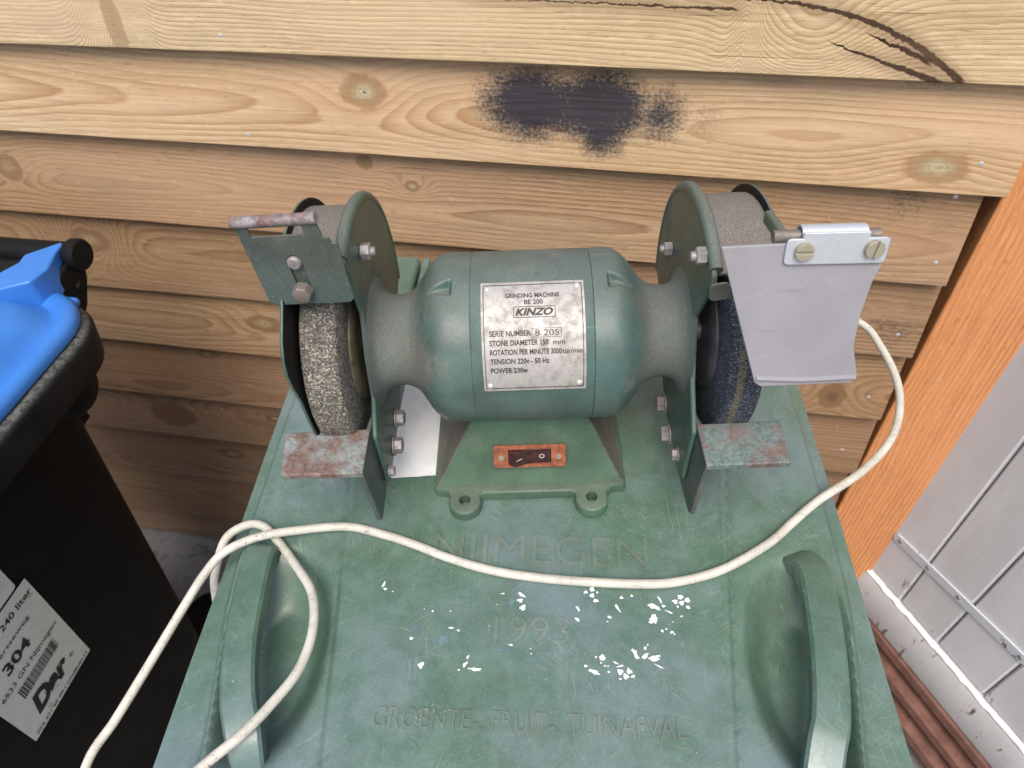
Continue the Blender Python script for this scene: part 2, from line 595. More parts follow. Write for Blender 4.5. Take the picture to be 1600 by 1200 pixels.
PAINT = (0.040, 0.112, 0.078)
m_motor = painted_iron('motor enamel', (0.066, 0.112, 0.096), 0.36, 0.72, rough=0.38, neck=0.55)
m_base = painted_iron('base enamel', (0.060, 0.112, 0.070), 0.30, 0.35, chip=0.6)
m_side = painted_iron('dusty base side enamel', (0.080, 0.080, 0.066), 0.7, 1.0)
m_guard = painted_iron('guard enamel', (0.052, 0.098, 0.072), 0.60, 0.25, neck=0.55)
m_band = painted_iron('dust caked guard band', (0.075, 0.085, 0.068), 1.0, 0.95, spark=0.25)
m_flange_paint = rusty('bracket paint', (0.045, 0.07, 0.055), 0.3, 40)
m_bracket = painted_iron('bracket enamel', (0.066, 0.082, 0.070), 0.35, 0.6, spark=0.7, chip=0.5, rough=0.5)
m_rest_l = rusty('rusty rest', (0.15, 0.165, 0.155), 0.62, 60)
m_rest_r = rusty('rusty green rest', (0.085, 0.125, 0.115), 0.52, 46)
m_rustbar = rusty('rusty bar', (0.19, 0.18, 0.185), 0.6, 70)
m_bolt = metal('dull zinc bolt', (0.34, 0.32, 0.32), 0.5, 0.7)
m_dome = metal('dirty bolt', (0.22, 0.19, 0.17), 0.5, 0.6)
m_zinc = metal('zinc clamp', (0.56, 0.60, 0.64), 0.38, 0.18)
m_plate = metal('nameplate aluminium', (0.42, 0.40, 0.38), 0.48, 0.6, 0.3)
m_screw = metal('brass screw', (0.40, 0.37, 0.28), 0.45, 0.35)
m_steel = metal('flange steel', (0.20, 0.20, 0.21), 0.4, 0.4)
m_ink = simple('black print', (0.025, 0.022, 0.02), 0.6, 0, 0.3, 400)
m_stone_l = stone('coarse grit stone', (0.075, 0.070, 0.068), (0.21, 0.19, 0.15), (0.42, 0.39, 0.33), 1000)
m_stone_r = stone('dark blue grit stone', (0.024, 0.029, 0.042), (0.062, 0.078, 0.110), (0.22, 0.235, 0.26), 1300,
                  streak=(0.1405, 0.1450, (0.20, 0.185, 0.10)))
m_switchplate = simple('faded orange plastic', (0.30, 0.095, 0.048), 0.6, 0, 0.35, 160, 0.2)
m_rocker = simple('dark red rocker', (0.045, 0.014, 0.014), 0.4, 0, 0.45, 200)
m_white = simple('white print', (0.72, 0.72, 0.70), 0.6, 0, 0.05)
m_dark = simple('dark cavity', (0.012, 0.012, 0.012), 0.9, 0, 0.3)
m_lid = lid_plastic('green lid plastic', (0.069, 0.127, 0.088), (0.132, 0.188, 0.196), 0.36, 1.0)
m_grip = lid_plastic('green grip plastic', (0.064, 0.118, 0.084), (0.115, 0.178, 0.178), 0.30, 0.7)
m_emboss = lid_plastic('worn raised letters', (0.090, 0.130, 0.096), (0.165, 0.205, 0.190), 0.6, 0.9)
m_tub = lid_plastic('green tub plastic', (0.035, 0.095, 0.062), (0.05, 0.12, 0.09), 0.3, 0.3)


def flecks():
    M = Mat('flaking white paint')
    n = M.noise(M.obj(), 500, 4, 0.7)
    M.set(color=M.mix(M.step(n, 0.35, 0.6), (0.60, 0.66, 0.66), (0.78, 0.80, 0.78)), rough=0.7)
    return M.m


m_fleck = flecks()
m_fleck_blue = simple('pale blue paint ghost', (0.105, 0.170, 0.185), 0.6, 0, 0.2, 200)


def sheet():
    M = Mat('grubby white label')
    o = M.obj()
    n = M.noise(o, 30, 6, 0.65)
    f = M.noise(o, 260, 4, 0.75)
    c = M.mix(M.step(n, 0.35, 0.7), (0.72, 0.73, 0.74), (0.60, 0.62, 0.60))
    c = M.mix(M.step(f, 0.62, 0.75, 0, 0.6), c, (0.22, 0.22, 0.20))
    M.set(color=c, rough=0.5, normal=M.bump(f, 0.1, 0.0003))
    return M.m


m_sheet = sheet()


def cable_mat():
    M = Mat('grubby white cable')
    o = M.obj()
    n = M.noise(o, 45, 6, 0.7)
    f = M.noise(o, 500, 4, 0.7)
    lines = M.noise(M.mapv(o, (40, 260, 260)), 1.0, 3, 0.6)
    c = M.mix(M.step(n, 0.35, 0.7), (0.57, 0.555, 0.49), (0.46, 0.44, 0.375))
    c = M.mix(M.step(lines, 0.52, 0.70, 0, 0.25), c, (0.25, 0.215, 0.165))
    c = M.mix(M.mul(M.step(f, 0.58, 0.68), M.step(n, 0.42, 0.6)), c, (0.07, 0.055, 0.045))
    M.set(color=c, rough=0.55, normal=M.bump(M.add(f, lines), 0.2, 0.0004))
    return M.m


m_cable = cable_mat()


def perspex():
    M = Mat('scratched milky plastic')
    o = M.obj()
    n = M.noise(o, 22, 5, 0.6)
    c = M.mix(M.step(n, 0.3, 0.7), (0.36, 0.355, 0.385), (0.42, 0.415, 0.445))
    sc = 0.0
    for i, (ang, a, b, th) in enumerate(((0.35, 12, 900, 0.765), (1.05, 6, 700, 0.77), (-0.5, 30, 1100, 0.77), (2.2, 18, 900, 0.775))):
        w = M.mapv(o, rot=(0, ang, 0))
        x, y, z = M.xyz(w)
        s1 = M.noise(M.vec(M.mul(x, a), i * 2.7, M.mul(M.add(z, M.mul(M.noise(o, 12, 1), 0.012)), b)), 1.0, 0)
        sc = M.mx(sc, M.step(s1, th, th + 0.03))
    c = M.mix(M.mul(M.mul(sc, M.step(n, 0.42, 0.62)), 0.36), c, (0.60, 0.60, 0.62))
    s2 = M.noise(M.mapv(o, (14, 1, 90), rot=(0, 0.9, 0)), 1.0, 2)
    c = M.mix(M.mul(M.step(s2, 0.64, 0.76), M.step(n, 0.42, 0.6, 0, 0.45)), c, (0.14, 0.14, 0.15))
    M.set(color=c, rough=0.34, trans=0.32, ior=1.45, spec=0.5, normal=M.bump(M.add(M.mul(n, 1.0), M.mul(sc, 0.2)), 0.04, 0.001))
    return M.m


m_perspex = perspex()


def black_plastic():
    M = Mat('black bin plastic')
    o = M.obj()
    n = M.noise(o, 14, 6, 0.65)
    f = M.noise(o, 350, 4, 0.75)
    c = M.mix(M.step(n, 0.3, 0.7), (0.005, 0.0053, 0.0056), (0.010, 0.0102, 0.0105))
    c = M.mix(M.step(f, 0.66, 0.78, 0, 0.25), c, (0.10, 0.10, 0.095))
    M.set(color=c, rough=M.step(n, 0.3, 0.7, 0.5, 0.65), spec=0.15, normal=M.bump(f, 0.15, 0.0006))
    return M.m


def collar_plastic():
    M = Mat('dusty black bin rim')
    o = M.obj()
    n = M.noise(o, 24, 6, 0.7)
    f = M.noise(o, 200, 5, 0.75)
    nz = M.xyz(M.nrm())[2]
    c = M.mix(M.step(n, 0.3, 0.7), (0.007, 0.0075, 0.0075), (0.016, 0.0165, 0.0165))
    k = M.mul(M.step(nz, 0.3, 0.9), M.step(f, 0.35, 0.65, 0.15, 0.8))
    c = M.mix(k, c, (0.17, 0.18, 0.17))
    M.set(color=c, rough=0.6, spec=0.2, normal=M.bump(f, 0.2, 0.0006))
    return M.m


m_black = black_plastic()
m_collar = collar_plastic()


def blue_plastic():
    M = Mat('blue lid plastic')
    o = M.obj()
    n = M.noise(o, 12, 5, 0.6)
    f = M.noise(o, 320, 3, 0.7)
    c = M.mix(M.step(n, 0.3, 0.7), (0.034, 0.165, 0.52), (0.042, 0.19, 0.57))
    c = M.mix(M.step(f, 0.6, 0.75, 0, 0.15), c, (0.18, 0.32, 0.54))
    M.set(color=c, rough=0.42, normal=M.bump(f, 0.1, 0.0005))
    return M.m


m_blue = blue_plastic()


def label_mat():
    M = Mat('bin label print stock')
    o = M.obj()
    n = M.noise(o, 60, 5, 0.65)
    c = M.mix(M.step(n, 0.35, 0.7), (0.80, 0.85, 0.80), (0.72, 0.78, 0.73))
    v = M.noise(o, 45, 1)
    c = M.mix(M.step(v, 0.70, 0.76, 0, 0.45), c, (0.38, 0.36, 0.26))
    M.set(color=c, rough=0.5)
    return M.m


m_label = label_mat()


def door_paint(name, base, groove=False):
    M = Mat(name)
    p = M.pos()
    n = M.noise(M.mapv(p, (9, 9, 2.2)), 1.0, 6, 0.65)
    f = M.noise(p, 70, 6, 0.7)
    c = M.mix(M.step(n, 0.3, 0.7), base, tuple(x * 0.86 for x in base))
    c = M.mix(M.step(f, 0.55, 0.78, 0, 0.35), c, tuple(x * 0.62 for x in base))
    x, y, z = M.xyz(p)
    lowm = M.step(z, 0.27, 0.40, 1, 0)
    rot = M.noise(M.mapv(p, (26, 26, 9)), 1.0, 5, 0.7)
    k = M.mul(M.step(rot, 0.60, 0.66), lowm)
    c = M.mix(k, c, M.mix(f, (0.05, 0.025, 0.018), (0.26, 0.17, 0.12)))
    fine = M.noise(M.mapv(p, (160, 160, 14)), 1.0, 3, 0.6)
    M.set(color=c, rough=0.55, normal=M.bump(M.add(M.mul(k, -2.0), M.add(fine, M.mul(f, 0.6))), 0.25, 0.001))
    return M.m


m_door = door_paint('grey white door paint', (0.72, 0.72, 0.74))
m_sill = door_paint('grey sill paint', (0.62, 0.61, 0.62))
m_trim = simple('white trim paint', (0.70, 0.70, 0.70), 0.5, 0, 0.12, 60)


def strip_mat():
    M = Mat('painted metal strip')
    o = M.obj()
    n = M.noise(o, 70, 5, 0.7)
    big = M.noise(M.mapv(o, loc=(2, 0, 1)), 14, 4, 0.7)
    c = M.mix(M.step(n, 0.3, 0.7), (0.60, 0.63, 0.68), (0.66, 0.69, 0.74))
    k = M.mul(M.step(n, 0.55, 0.58), M.step(big, 0.58, 0.62))
    c = M.mix(k, c, (0.07, 0.05, 0.035))
    M.set(color=c, rough=0.4, metal=0.1, normal=M.bump(M.mul(k, -1.0), 0.4, 0.0006))
    return M.m


m_strip = strip_mat()
m_rail = simple('brown coated rail', (0.17, 0.082, 0.062), 0.55, 0, 0.25, 40, 0.15, 200)


def ground_mat():
    M = Mat('concrete paving')
    p = M.pos()
    n = M.noise(p, 6, 7, 0.65)
    f = M.noise(p, 70, 6, 0.75)
    c = M.mix(M.step(n, 0.3, 0.7), (0.15, 0.135, 0.12), (0.23, 0.215, 0.20))
    c = M.mix(M.step(f, 0.5, 0.75, 0, 0.6), c, (0.10, 0.085, 0.065))
    ms = M.noise(M.mapv(p, loc=(4, 4, 0)), 9, 5, 0.7)
    c = M.mix(M.step(ms, 0.52, 0.64, 0, 0.8), c, M.mix(f, (0.03, 0.035, 0.015), (0.13, 0.10, 0.045)))
    M.set(color=c, rough=0.9, normal=M.bump(f, 0.6, 0.004))
    return M.m


m_ground = ground_mat()

# ------------------------------------------------------------------ ground
bm = bmesh.new()
bmesh.ops.create_grid(bm, x_segments=2, y_segments=2, size=60)
g = obj('ground', bm, m_ground, smooth=False)
g['kind'] = 'structure'

# ------------------------------------------------------------------ wooden wall
L0, M0, K0 = (0.50, 0.355, 0.205), (0.40, 0.255, 0.135), (0.27, 0.145, 0.062)
KN = (0.42, 0.40, 0.27)
wall = empty('wooden_wall', (0, 0.82, 0), 0,
             'overlapping horizontal pine boards behind the bench grinder with knots and a black soot mark', 'wall')
TONES = [((0.64, 0.51, 0.325), (0.55, 0.41, 0.24), (0.36, 0.225, 0.105)),  # board browns; lower rows darkened further, painting in the shade down there
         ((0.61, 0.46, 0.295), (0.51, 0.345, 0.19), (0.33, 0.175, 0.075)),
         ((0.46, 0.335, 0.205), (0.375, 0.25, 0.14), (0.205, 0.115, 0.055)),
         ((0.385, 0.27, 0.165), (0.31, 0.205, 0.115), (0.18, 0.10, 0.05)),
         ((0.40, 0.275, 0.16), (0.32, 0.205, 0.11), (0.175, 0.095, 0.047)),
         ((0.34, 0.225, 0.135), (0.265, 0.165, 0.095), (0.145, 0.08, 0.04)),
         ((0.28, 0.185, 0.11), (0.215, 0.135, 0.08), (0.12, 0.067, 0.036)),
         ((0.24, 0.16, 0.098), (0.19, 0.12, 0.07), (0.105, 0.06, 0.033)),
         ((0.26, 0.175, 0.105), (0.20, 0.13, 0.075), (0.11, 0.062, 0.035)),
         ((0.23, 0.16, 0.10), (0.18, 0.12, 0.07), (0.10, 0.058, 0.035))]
# lower edge height at x = -0.9 and x = 0.39, right end x
EDGES = [(1.502, 1.490, 0.60), (1.371, 1.360, 0.60), (1.240, 1.229, 0.60), (1.119, 1.104, 0.408), (0.983, 0.974, 0.392), (0.843, 0.845, 0.396),
         (0.717, 0.710, 0.397), (0.574, 0.570, 0.401), (0.447, 0.441, 0.398), (0.296, 0.300, 0.40), (0.121, 0.150, 0.40), (0.02, 0.02, 0.40)]
EXTRA = {
    1: dict(bark=[(0.06, 1.3045, 0.075, 0.313, 2.45, 0.0040, 2.56), (0.165, 1.2700, 0.172, 0.292, 0.30, 0.0034, 1.0), (0.20, 1.2790, 0.205, 0.275, 0.36, 0.0030, 1.0), (-0.25, 1.2985, -0.23, 0.078, 0.012, 0.0012, 1.0)],
            swirls=[(0.155, 1.262, 0.07, 0.06, -0.05), (0.089, 1.262, 0.012, 0.06, 0.03), (-0.64, 1.263, 0.035, 0.09, 0.06)], knots=[(-0.636, 1.258, 0.011, 0.036, (0.36, 0.22, 0.15))], zc=1.50, freq=200),
    2: dict(knots=[(-0.342, 1.188, 0.027, 0.019, (0.44, 0.46, 0.32)), (0.324, 1.137, 0.034, 0.017, (0.42, 0.42, 0.28))], zc=1.165, pith=(0.035, 0.05),
            soot=[(-0.137, 1.184, 0.052, 0.035, 1.1), (-0.098, 1.184, 0.045, 0.030, 1.0), (-0.058, 1.184, 0.052, 0.036, 1.1), (-0.052, 1.156, 0.028, 0.028, 0.95), (0.012, 1.179, 0.030, 0.030, 0.80), (-0.022, 1.178, 0.035, 0.026, 0.80),
                  (0.065, 1.180, 0.022, 0.028, 0.42), (-0.055, 1.186, 0.15, 0.058, 0.36), (0.30, 1.228, 0.07, 0.016, 0.42)]),
    3: dict(knots=[(-0.362, 1.091, 0.011, 0.009, (0.20, 0.15, 0.07)), (-0.917, 1.049, 0.02, 0.02, (0.33, 0.24, 0.15)), (-0.30, 1.062, 0.010, 0.007, (0.40, 0.36, 0.24))], zc=1.03, pith=(0.03, 0.05),
            soot=[(0.311, 1.087, 0.03, 0.03, 0.46), (0.36, 1.055, 0.014, 0.012, 0.46), (0.02, 1.085, 0.12, 0.03, 0.30)]),
    4: dict(swirls=[(-0.858, 0.926, 0.05, 0.06, 0.04)], knots=[(-0.850, 0.925, 0.030, 0.018, (0.36, 0.26, 0.15))],
            soot=[(0.355, 0.896, 0.05, 0.026, 0.50), (0.30, 0.905, 0.03, 0.02, 0.40)]),
    5: dict(knots=[(0.317, 0.752, 0.018, 0.022, (0.10, 0.055, 0.035)), (-0.60, 0.78, 0.03, 0.015, (0.34, 0.28, 0.16))]),
    6: dict(knots=[(-0.743, 0.683, 0.018, 0.010, (0.30, 0.24, 0.14)), (-0.45, 0.64, 0.02, 0.012, (0.30, 0.20, 0.12))]),
    7: dict(knots=[(-0.885, 0.498, 0.045, 0.030, (0.15, 0.065, 0.04)), (-0.66, 0.52, 0.02, 0.008, (0.36, 0.30, 0.2))]),
    8: dict(knots=[(-0.80, 0.38, 0.03, 0.012, (0.26, 0.2, 0.12))]),
}
XL = -2.4
nail0 = None
NAILS = [(345, 55), (388, 210), (1578, 140), (1533, 257), (1497, 317), (1462, 411), (1437, 443), (1403, 524), (1357, 622), (1316, 705)]
for i in range(1, len(EDGES)):
    za, zb, xr = EDGES[i]
    za2, zb2, _ = EDGES[i - 1]
    def zl(x, a=za, b=zb):
        return a + (b - a) * (x + 0.9) / 1.29
    def zt(x, a=za2, b=zb2):
        return a + (b - a) * (x + 0.9) / 1.29 + 0.018
    bm = bmesh.new()
    n = 60
    yb, yt = 0.786 - 0.82, 0.807 - 0.82
    rows = []
    rnd = random.Random(i * 5)
    for k in range(n + 1):
        x = XL + (xr - XL) * k / n
        w = 0.0011 * math.sin(x * 3.1 + i) + rnd.uniform(-0.0003, 0.0003)
        a, b = zl(x) + w, zt(x)
        rows.append([bm.verts.new(p) for p in ((x, yb, a + 0.002), (x, yb + 0.002, a), (x, yb + 0.0190, a), (x, yt + 0.010, b), (x, yt, b))])
    for A, B in zip(rows, rows[1:]):
        for k in range(5):
            bm.faces.new([A[k], A[(k + 1) % 5], B[(k + 1) % 5], B[k]])
    bm.faces.new(rows[0])
    bm.faces.new(rows[-1])
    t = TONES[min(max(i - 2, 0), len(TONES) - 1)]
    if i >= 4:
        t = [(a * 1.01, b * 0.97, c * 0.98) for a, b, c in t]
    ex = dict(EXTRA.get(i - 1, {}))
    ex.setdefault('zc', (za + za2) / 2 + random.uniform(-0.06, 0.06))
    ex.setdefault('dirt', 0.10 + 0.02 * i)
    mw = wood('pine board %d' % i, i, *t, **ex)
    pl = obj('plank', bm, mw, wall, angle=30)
    # nails whose height falls in this board
    for (nx, ny) in NAILS:
        d = R_RIGHT * 0 + Vector((R_RIGHT * (nx - 800) + R_DOWN * (ny - 600) + R_FWD * 1110))
        P = Vector((0, 0, 1.57)) + d * (0.79 / d.y)
        if zl(P.x) < P.z < zl(P.x) + 0.13 and P.z < zt(P.x) - 0.018:
            f = (P.z - zl(P.x)) / max(zt(P.x) - zl(P.x), 0.01)
            y = yb + (yt - yb) * f - 0.0006
            if nail0 is None:
                nb = bmesh.new()
                lathe(nb, [(0.002, 0.0029), (0.0004, 0.0029), (0, 0.0022), (-0.0001, 0.0)], 'y', n=12, closed=False)
                nail0 = obj('nail', nb, metal('galvanised nail', (0.62, 0.63, 0.66), 0.3, 0.15), pl)
                o = nail0
            else:
                o = nail0.copy()
                COL.objects.link(o)
                o.parent = pl
            o.location = (P.x, y, P.z)
bm = bmesh.new()
box(bm, XL, 0.62, 0.040, 0.07, 0.0, 1.62)  # added behind the boards to block stray light; black keeps the gaps dark
obj('backing', bm, m_dark, wall, smooth=False)

# ------------------------------------------------------------------ post
m_post = wood('orange fir', 31, (0.74, 0.34, 0.15), (0.68, 0.30, 0.125), (0.42, 0.145, 0.05), vertical=True, freq=135, pith=(0.015, 0.02), zc=0.41,
              contrast=0.85, dirt=0.04, green=0.0, swirls=[(1.16, 0.60, 0.07, 0.05, 0.012), (0.72, 0.60, 0.10, 0.06, 0.012)])
bm = bmesh.new()
box(bm, 0.409, 0.527, 0.798, 0.91, 0.0, 2.1)
o = obj('wooden_post', bm, m_post, bevel=0.003)
o['label'] = 'orange brown wooden post upright between the pine boards and the grey door'
o['category'] = 'post'

# ------------------------------------------------------------------ grey boarded door with its sill
DA = math.atan2(-0.836, 0.549)
door = empty('boarded_door', (0.529, 0.796, 0), DA, 'old grey white boarded door with a metal strip and rotten lower ends beside the orange post', 'door')
GR = [-0.025, 0.070, 0.161, 0.263, 0.36, 0.455, 0.55, 0.645, 0.74, 0.835, 0.93]
for a, b in zip(GR, GR[1:]):
    bm = bmesh.new()
    zb_ = 0.266 + random.uniform(-0.002, 0.002)
    prism(bm, [(a + 0.0012, 0.004), (a + 0.0045, 0), (b - 0.0045, 0), (b - 0.0012, 0.004), (b - 0.0012, 0.022), (a + 0.0012, 0.022)], 'z', zb_, 2.05)
    obj('board', bm, m_door, door, angle=20)
bm = bmesh.new()
box(bm, 0.0, 0.93, 0.012, 0.024, 0.268, 2.04)
obj('backing', bm, m_sill, door, smooth=False)
# metal strip, slightly out of level
bm = bmesh.new()
prism(bm, rrect(-0.004, 0.272, -0.0105, 0.0105, 0.009), 'y', -0.0042, -0.0004)
st = obj('metal_strip', bm, m_strip, door, bevel=0.0012)
st.location = (0, 0, 0.392)
st.rotation_euler = (0, -math.radians(5.6), 0)
bm = bmesh.new()
lathe(bm, [(0.0, 0.004), (-0.0012, 0.0036), (-0.0017, 0.002), (-0.0012, 0.0018), (-0.0012, 0.0)], 'y', n=14, closed=False)
sc0 = obj('screw', bm, metal('steel screw', (0.26, 0.27, 0.30), 0.35, 0.4), st)
for k, s in enumerate((0.012, 0.075, 0.140, 0.258)):
    o = sc0 if k == 0 else dup(sc0, st)
    o.location = (s, -0.0042, 0.0)
bm = bmesh.new()
rnd = random.Random(3)
rows = []
for k in range(81):
    s = -0.02 + 0.95 * k / 80
    j = rnd.uniform(-0.0018, 0.0018)
    rows.append([bm.verts.new(p) for p in ((s, -0.008, 0.252), (s, -0.0085 + j * 0.5, 0.2555 + j), (s, -0.004, 0.2575 + j), (s, 0.02, 0.262), (s, 0.02, 0.252))])
for A, B in zip(rows, rows[1:]):
    for k in range(5):
        bm.faces.new([A[k], A[(k + 1) % 5], B[(k + 1) % 5], B[k]])
bm.faces.new(rows[0]); bm.faces.new(rows[-1])
obj('bottom_trim', bm, m_trim, door, angle=50)

sill = empty('door_sill', (0.529, 0.796, 0), DA, 'grey painted sill on ribbed brown rails below the boarded door', 'sill')
bm = bmesh.new()
prism(bm, [(0.02, 0.251), (-0.007, 0.251), (-0.010, 0.245), (-0.016, 0.166), (-0.014, 0.160), (0.02, 0.160)], 'x', -0.02, 0.93)
obj('sill_board', bm, m_sill, sill, angle=30)
for k in range(3):
    bm = bmesh.new()
    z1 = 0.1585 - 0.046 * k
    y0 = -0.020 - 0.016 * k
    prism(bm, [(0.02, z1), (y0 + 0.004, z1), (y0, z1 - 0.004), (y0 - 0.002, z1 - 0.022), (y0 + 0.004, z1 - 0.027), (y0 + 0.008, z1 - 0.0445), (0.02, z1 - 0.0445)], 'x', 0.0, 0.93)
    obj('rail', bm, m_rail, sill, angle=30)
bm = bmesh.new()
box(bm, 0.0, 0.93, -0.02, 0.02, -0.02, 0.018)
obj('footing', bm, m_ground, sill, smooth=False)

# ------------------------------------------------------------------ green bin
AB = math.radians(7.2)
gbin = empty('green_bin', (-0.01954, -0.00247, 1.07), AB, 'weathered green wheeled bin carrying the bench grinder on its lid', 'bin')


def sst(x, a, b):
    t = min(1, max(0, (x - a) / (b - a)))
    return t * t * (3 - 2 * t)


def lid_h(u, v):
    h = 0.0
    au = abs(u)
    w = 0.133 + 0.024 * (v - 0.133) / 0.217
    h -= 0.0016 * sst(au, w, w + 0.003)
    h += 0.0007 * math.exp(-((au - w + 0.0015) / 0.0013) ** 2)
    h -= 0.0011 * math.exp(-((au - w - 0.0035) / 0.0013) ** 2)
    inner = 0.2375 - 0.022 * sst(v, 0.28, 0.10)
    h -= 0.011 * sst(au, inner - 0.004, inner + 0.004)
    h -= 0.004 * sst(au, inner, 0.252)
    cu = -0.190 if u < 0 else 0.197
    e = math.sqrt(((u - cu) / 0.046) ** 2 + ((v - 0.200) / 0.088) ** 2)
    fade = sst(au, inner + 0.002, inner - 0.012)
    h -= 0.030 * sst(e, 1.02, 0.45) * fade
    e2 = math.sqrt(((u - cu) / 0.056) ** 2 + ((v - 0.200) / 0.100) ** 2)
    h -= 0.003 * sst(e2, 1.0, 0.6) * fade
    h -= 0.012 * sst(v, 0.535, 0.565) + 0.02 * sst(v, 0.075, 0.045)
    # a shallow sag and dents
    h += 0.0010 * math.sin(u * 17 + 1) * math.sin(v * 13) + 0.0005 * math.sin(u * 41 + v * 29)
    return h


bm = bmesh.new()
NU, NV = 300, 260
us = [-0.2515 + 0.503 * i / NU for i in range(NU + 1)]
vs_ = [0.04 + 0.525 * j / NV for j in range(NV + 1)]
def corner(u, v):
    r = 0.035
    du, dv = abs(u) - (0.2515 - r), v - (0.565 - r)
    if du > 0 and dv > 0:
        l = math.hypot(du, dv)
        if l > 1e-6:
            s = max(du, dv) / l
            return math.copysign(0.2515 - r + du * s, u), 0.565 - r + dv * s
    return u, v
grid = []
for v in vs_:
    row = []
    for u in us:
        cu_, cv_ = corner(u, v)
        row.append(bm.verts.new((cu_, cv_, lid_h(u, v))))
    grid.append(row)
for j in range(NV):
    for i in range(NU):
        bm.faces.new([grid[j][i], grid[j][i + 1], grid[j + 1][i + 1], grid[j + 1][i]])
loop = [r[0] for r in grid] + grid[-1][1:] + [r[-1] for r in grid[-2::-1]] + grid[0][-2:0:-1]
low = [bm.verts.new((v.co.x * 1.004, v.co.y + (0.002 if v.co.y > 0.55 else 0), -0.043)) for v in loop]
for i in range(len(loop)):
    j = (i + 1) % len(loop)
    bm.faces.new([loop[i], low[i], low[j], loop[j]])
lid = obj('lid', bm, m_lid, gbin, angle=60)
# embossed lettering
bm = bmesh.new()
def lay(p):
    return Vector((p.x, p.y, lid_h(p.x, p.y) + p.z))
bm.free()
for args in (('NIJMEGEN', -0.079, 0.090, 0.274, 0.026, 0.0006), ('1993', -0.026, 0.029, 0.2115, 0.0195, 0.0006), ('GROENTE-, FRUIT-, TUINAFVAL', -0.104, 0.105, 0.1505, 0.0135, 0.0006)):
    bm = bmesh.new()
    text_bm(bm, *args, off=0.0005, xform=lay)
    obj('raised_lettering', bm, m_emboss, lid, angle=30, recalc=False)
# flaked white stencil paint
def blob(bm, u, v, a, b, ang, seed, z=0.0005, jag=0.22):
    rn = random.Random(seed)
    n = 30
    ph = rn.uniform(0, 6)
    pts = []
    for k in range(n):
        t = 2 * PI * k / n
        rr = 1 + rn.uniform(-jag, jag) * 1.1 + jag * 0.7 * math.sin(3 * t + ph) + jag * 0.5 * math.sin(5 * t + ph * 2)
        x, y = a * rr * math.cos(t), b * rr * math.sin(t)
        x2, y2 = x * math.cos(ang) - y * math.sin(ang), x * math.sin(ang) + y * math.cos(ang)
        uu, vv_ = u + x2, v + y2
        pts.append(bm.verts.new((uu, vv_, lid_h(uu, vv_) + z)))
    bm.faces.new(pts)
def px_lid(x, y):
    d = R_RIGHT * (x - 800) + R_DOWN * (y - 600) + R_FWD * 1110
    P = d * (-0.5 / d.z) + Vector((0.01954, 0.00247, 0))
    return P.x * math.cos(AB) + P.y * math.sin(AB), -P.x * math.sin(AB) + P.y * math.cos(AB)
FL = [  # zoomed measurements of the flecks: x, y, half length, half width (mm), angle (deg)
    (786, 928, 1.6, .5, 0), (815, 930, 3.6, 1.3, -35), (813, 939, 2.2, 1.7, 0), (817, 950, 2.5, 2.2, 60),
    (925, 921, 2.2, 1.9, 70), (915, 926, 1.7, 1.2, 0), (925, 931, 2.0, 1.8, 0), (931, 939, 2.2, 1.6, 0), (933, 926, .9, .9, 0),
    (903, 952, 2.8, .9, -62), (902, 969, 2.3, 1.1, -40), (971, 934, 1.4, 1.4, 0), (987, 931, 1.2, 1.0, 0), (965, 950, 4.0, .9, -60),
    (952, 965, 1.7, 1.1, -20), (949, 972, .7, .6, 0), (1022, 948, 5.0, 2.1, -22), (1031, 937, 3.4, .8, -66), (1037, 947, 1.4, 1.1, 0),
    (1045, 956, 3.6, .6, -24), (1021, 968, 4.2, 3.0, 48), (1063, 933, 2.2, 2.0, 0), (1055, 940, 2.0, 1.8, 0), (1065, 942, 2.0, 1.9, 0),
    (1074, 938, 2.1, 2.0, 0), (1075, 949, 1.7, 1.4, -40), (1059, 948, .9, .9, 0), (1065, 963, 1.2, .6, 20), (1035, 986, 1.4, 1.0, -60),
    (1050, 988, 1.6, 1.0, 20), (1041, 983, .8, .7, 0), (1054, 991, .8, .7, 0), (1051, 972, .7, .5, 0), (941, 1029, 2.4, 2.2, 0), (931, 1028, .8, .7, 0), (945, 1042, .8, .8, 0), (939, 1037, .7, .6, 0), (950, 1014 + 28, .7, .6, 0),
    (928, 1051, 4.4, 1.5, -20), (915, 1042, 1.4, 1.0, 0), (951, 1051, 1.0, .8, 0), (962, 1037, 2.4, .6, -25), (969, 1042, 3.0, .7, 14),
    (969, 1051, 2.2, 2.1, 0), (983, 1050, 2.2, 2.1, 0), (978, 1058, 2.2, 2.1, 0), (989, 1058, 1.6, 1.0, 20), (969, 1062, 1.0, .7, 0),
    (991, 1020, 3.6, 1.5, -58), (995, 1027, 2.2, 1.4, -40), (1008, 1013, 1.5, 1.0, 60), (1008, 1026, 3.2, 1.4, 45), (1022, 1029, 4.8, 2.0, 12), (1012, 1008, .8, .5, 60),
    (1030, 1042, 3.8, .5, -26), (600, 914, 2.8, .9, 75), (602, 921, 1.6, 1.0, 0), (614, 925, .6, .5, 0), (658, 1040, 2.8, 1.9, 80), (643, 998, 1.3, 1.2, 0), (676, 955, .8, .8, 0), (704, 955, .6, .6, 0),
    (742, 1046, 5.0, 1.2, -4), (727, 1038, 2.6, 1.1, 55), (731, 1027, 1.7, .8, 70), (717, 1047, .9, .6, 0), (705, 981, 2.4, .7, 0), (716, 985, 1.2, .8, -30), (798, 1008, 1.7, .7, 0), (829, 1014, .6, .5, 0),
    (776, 985, .8, .9, 0), (830, 1022, .6, .6, 0), (764, 978, .4, .4, 0), (777, 945, .4, .4, 0), (663, 952, .4, .4, 0)]
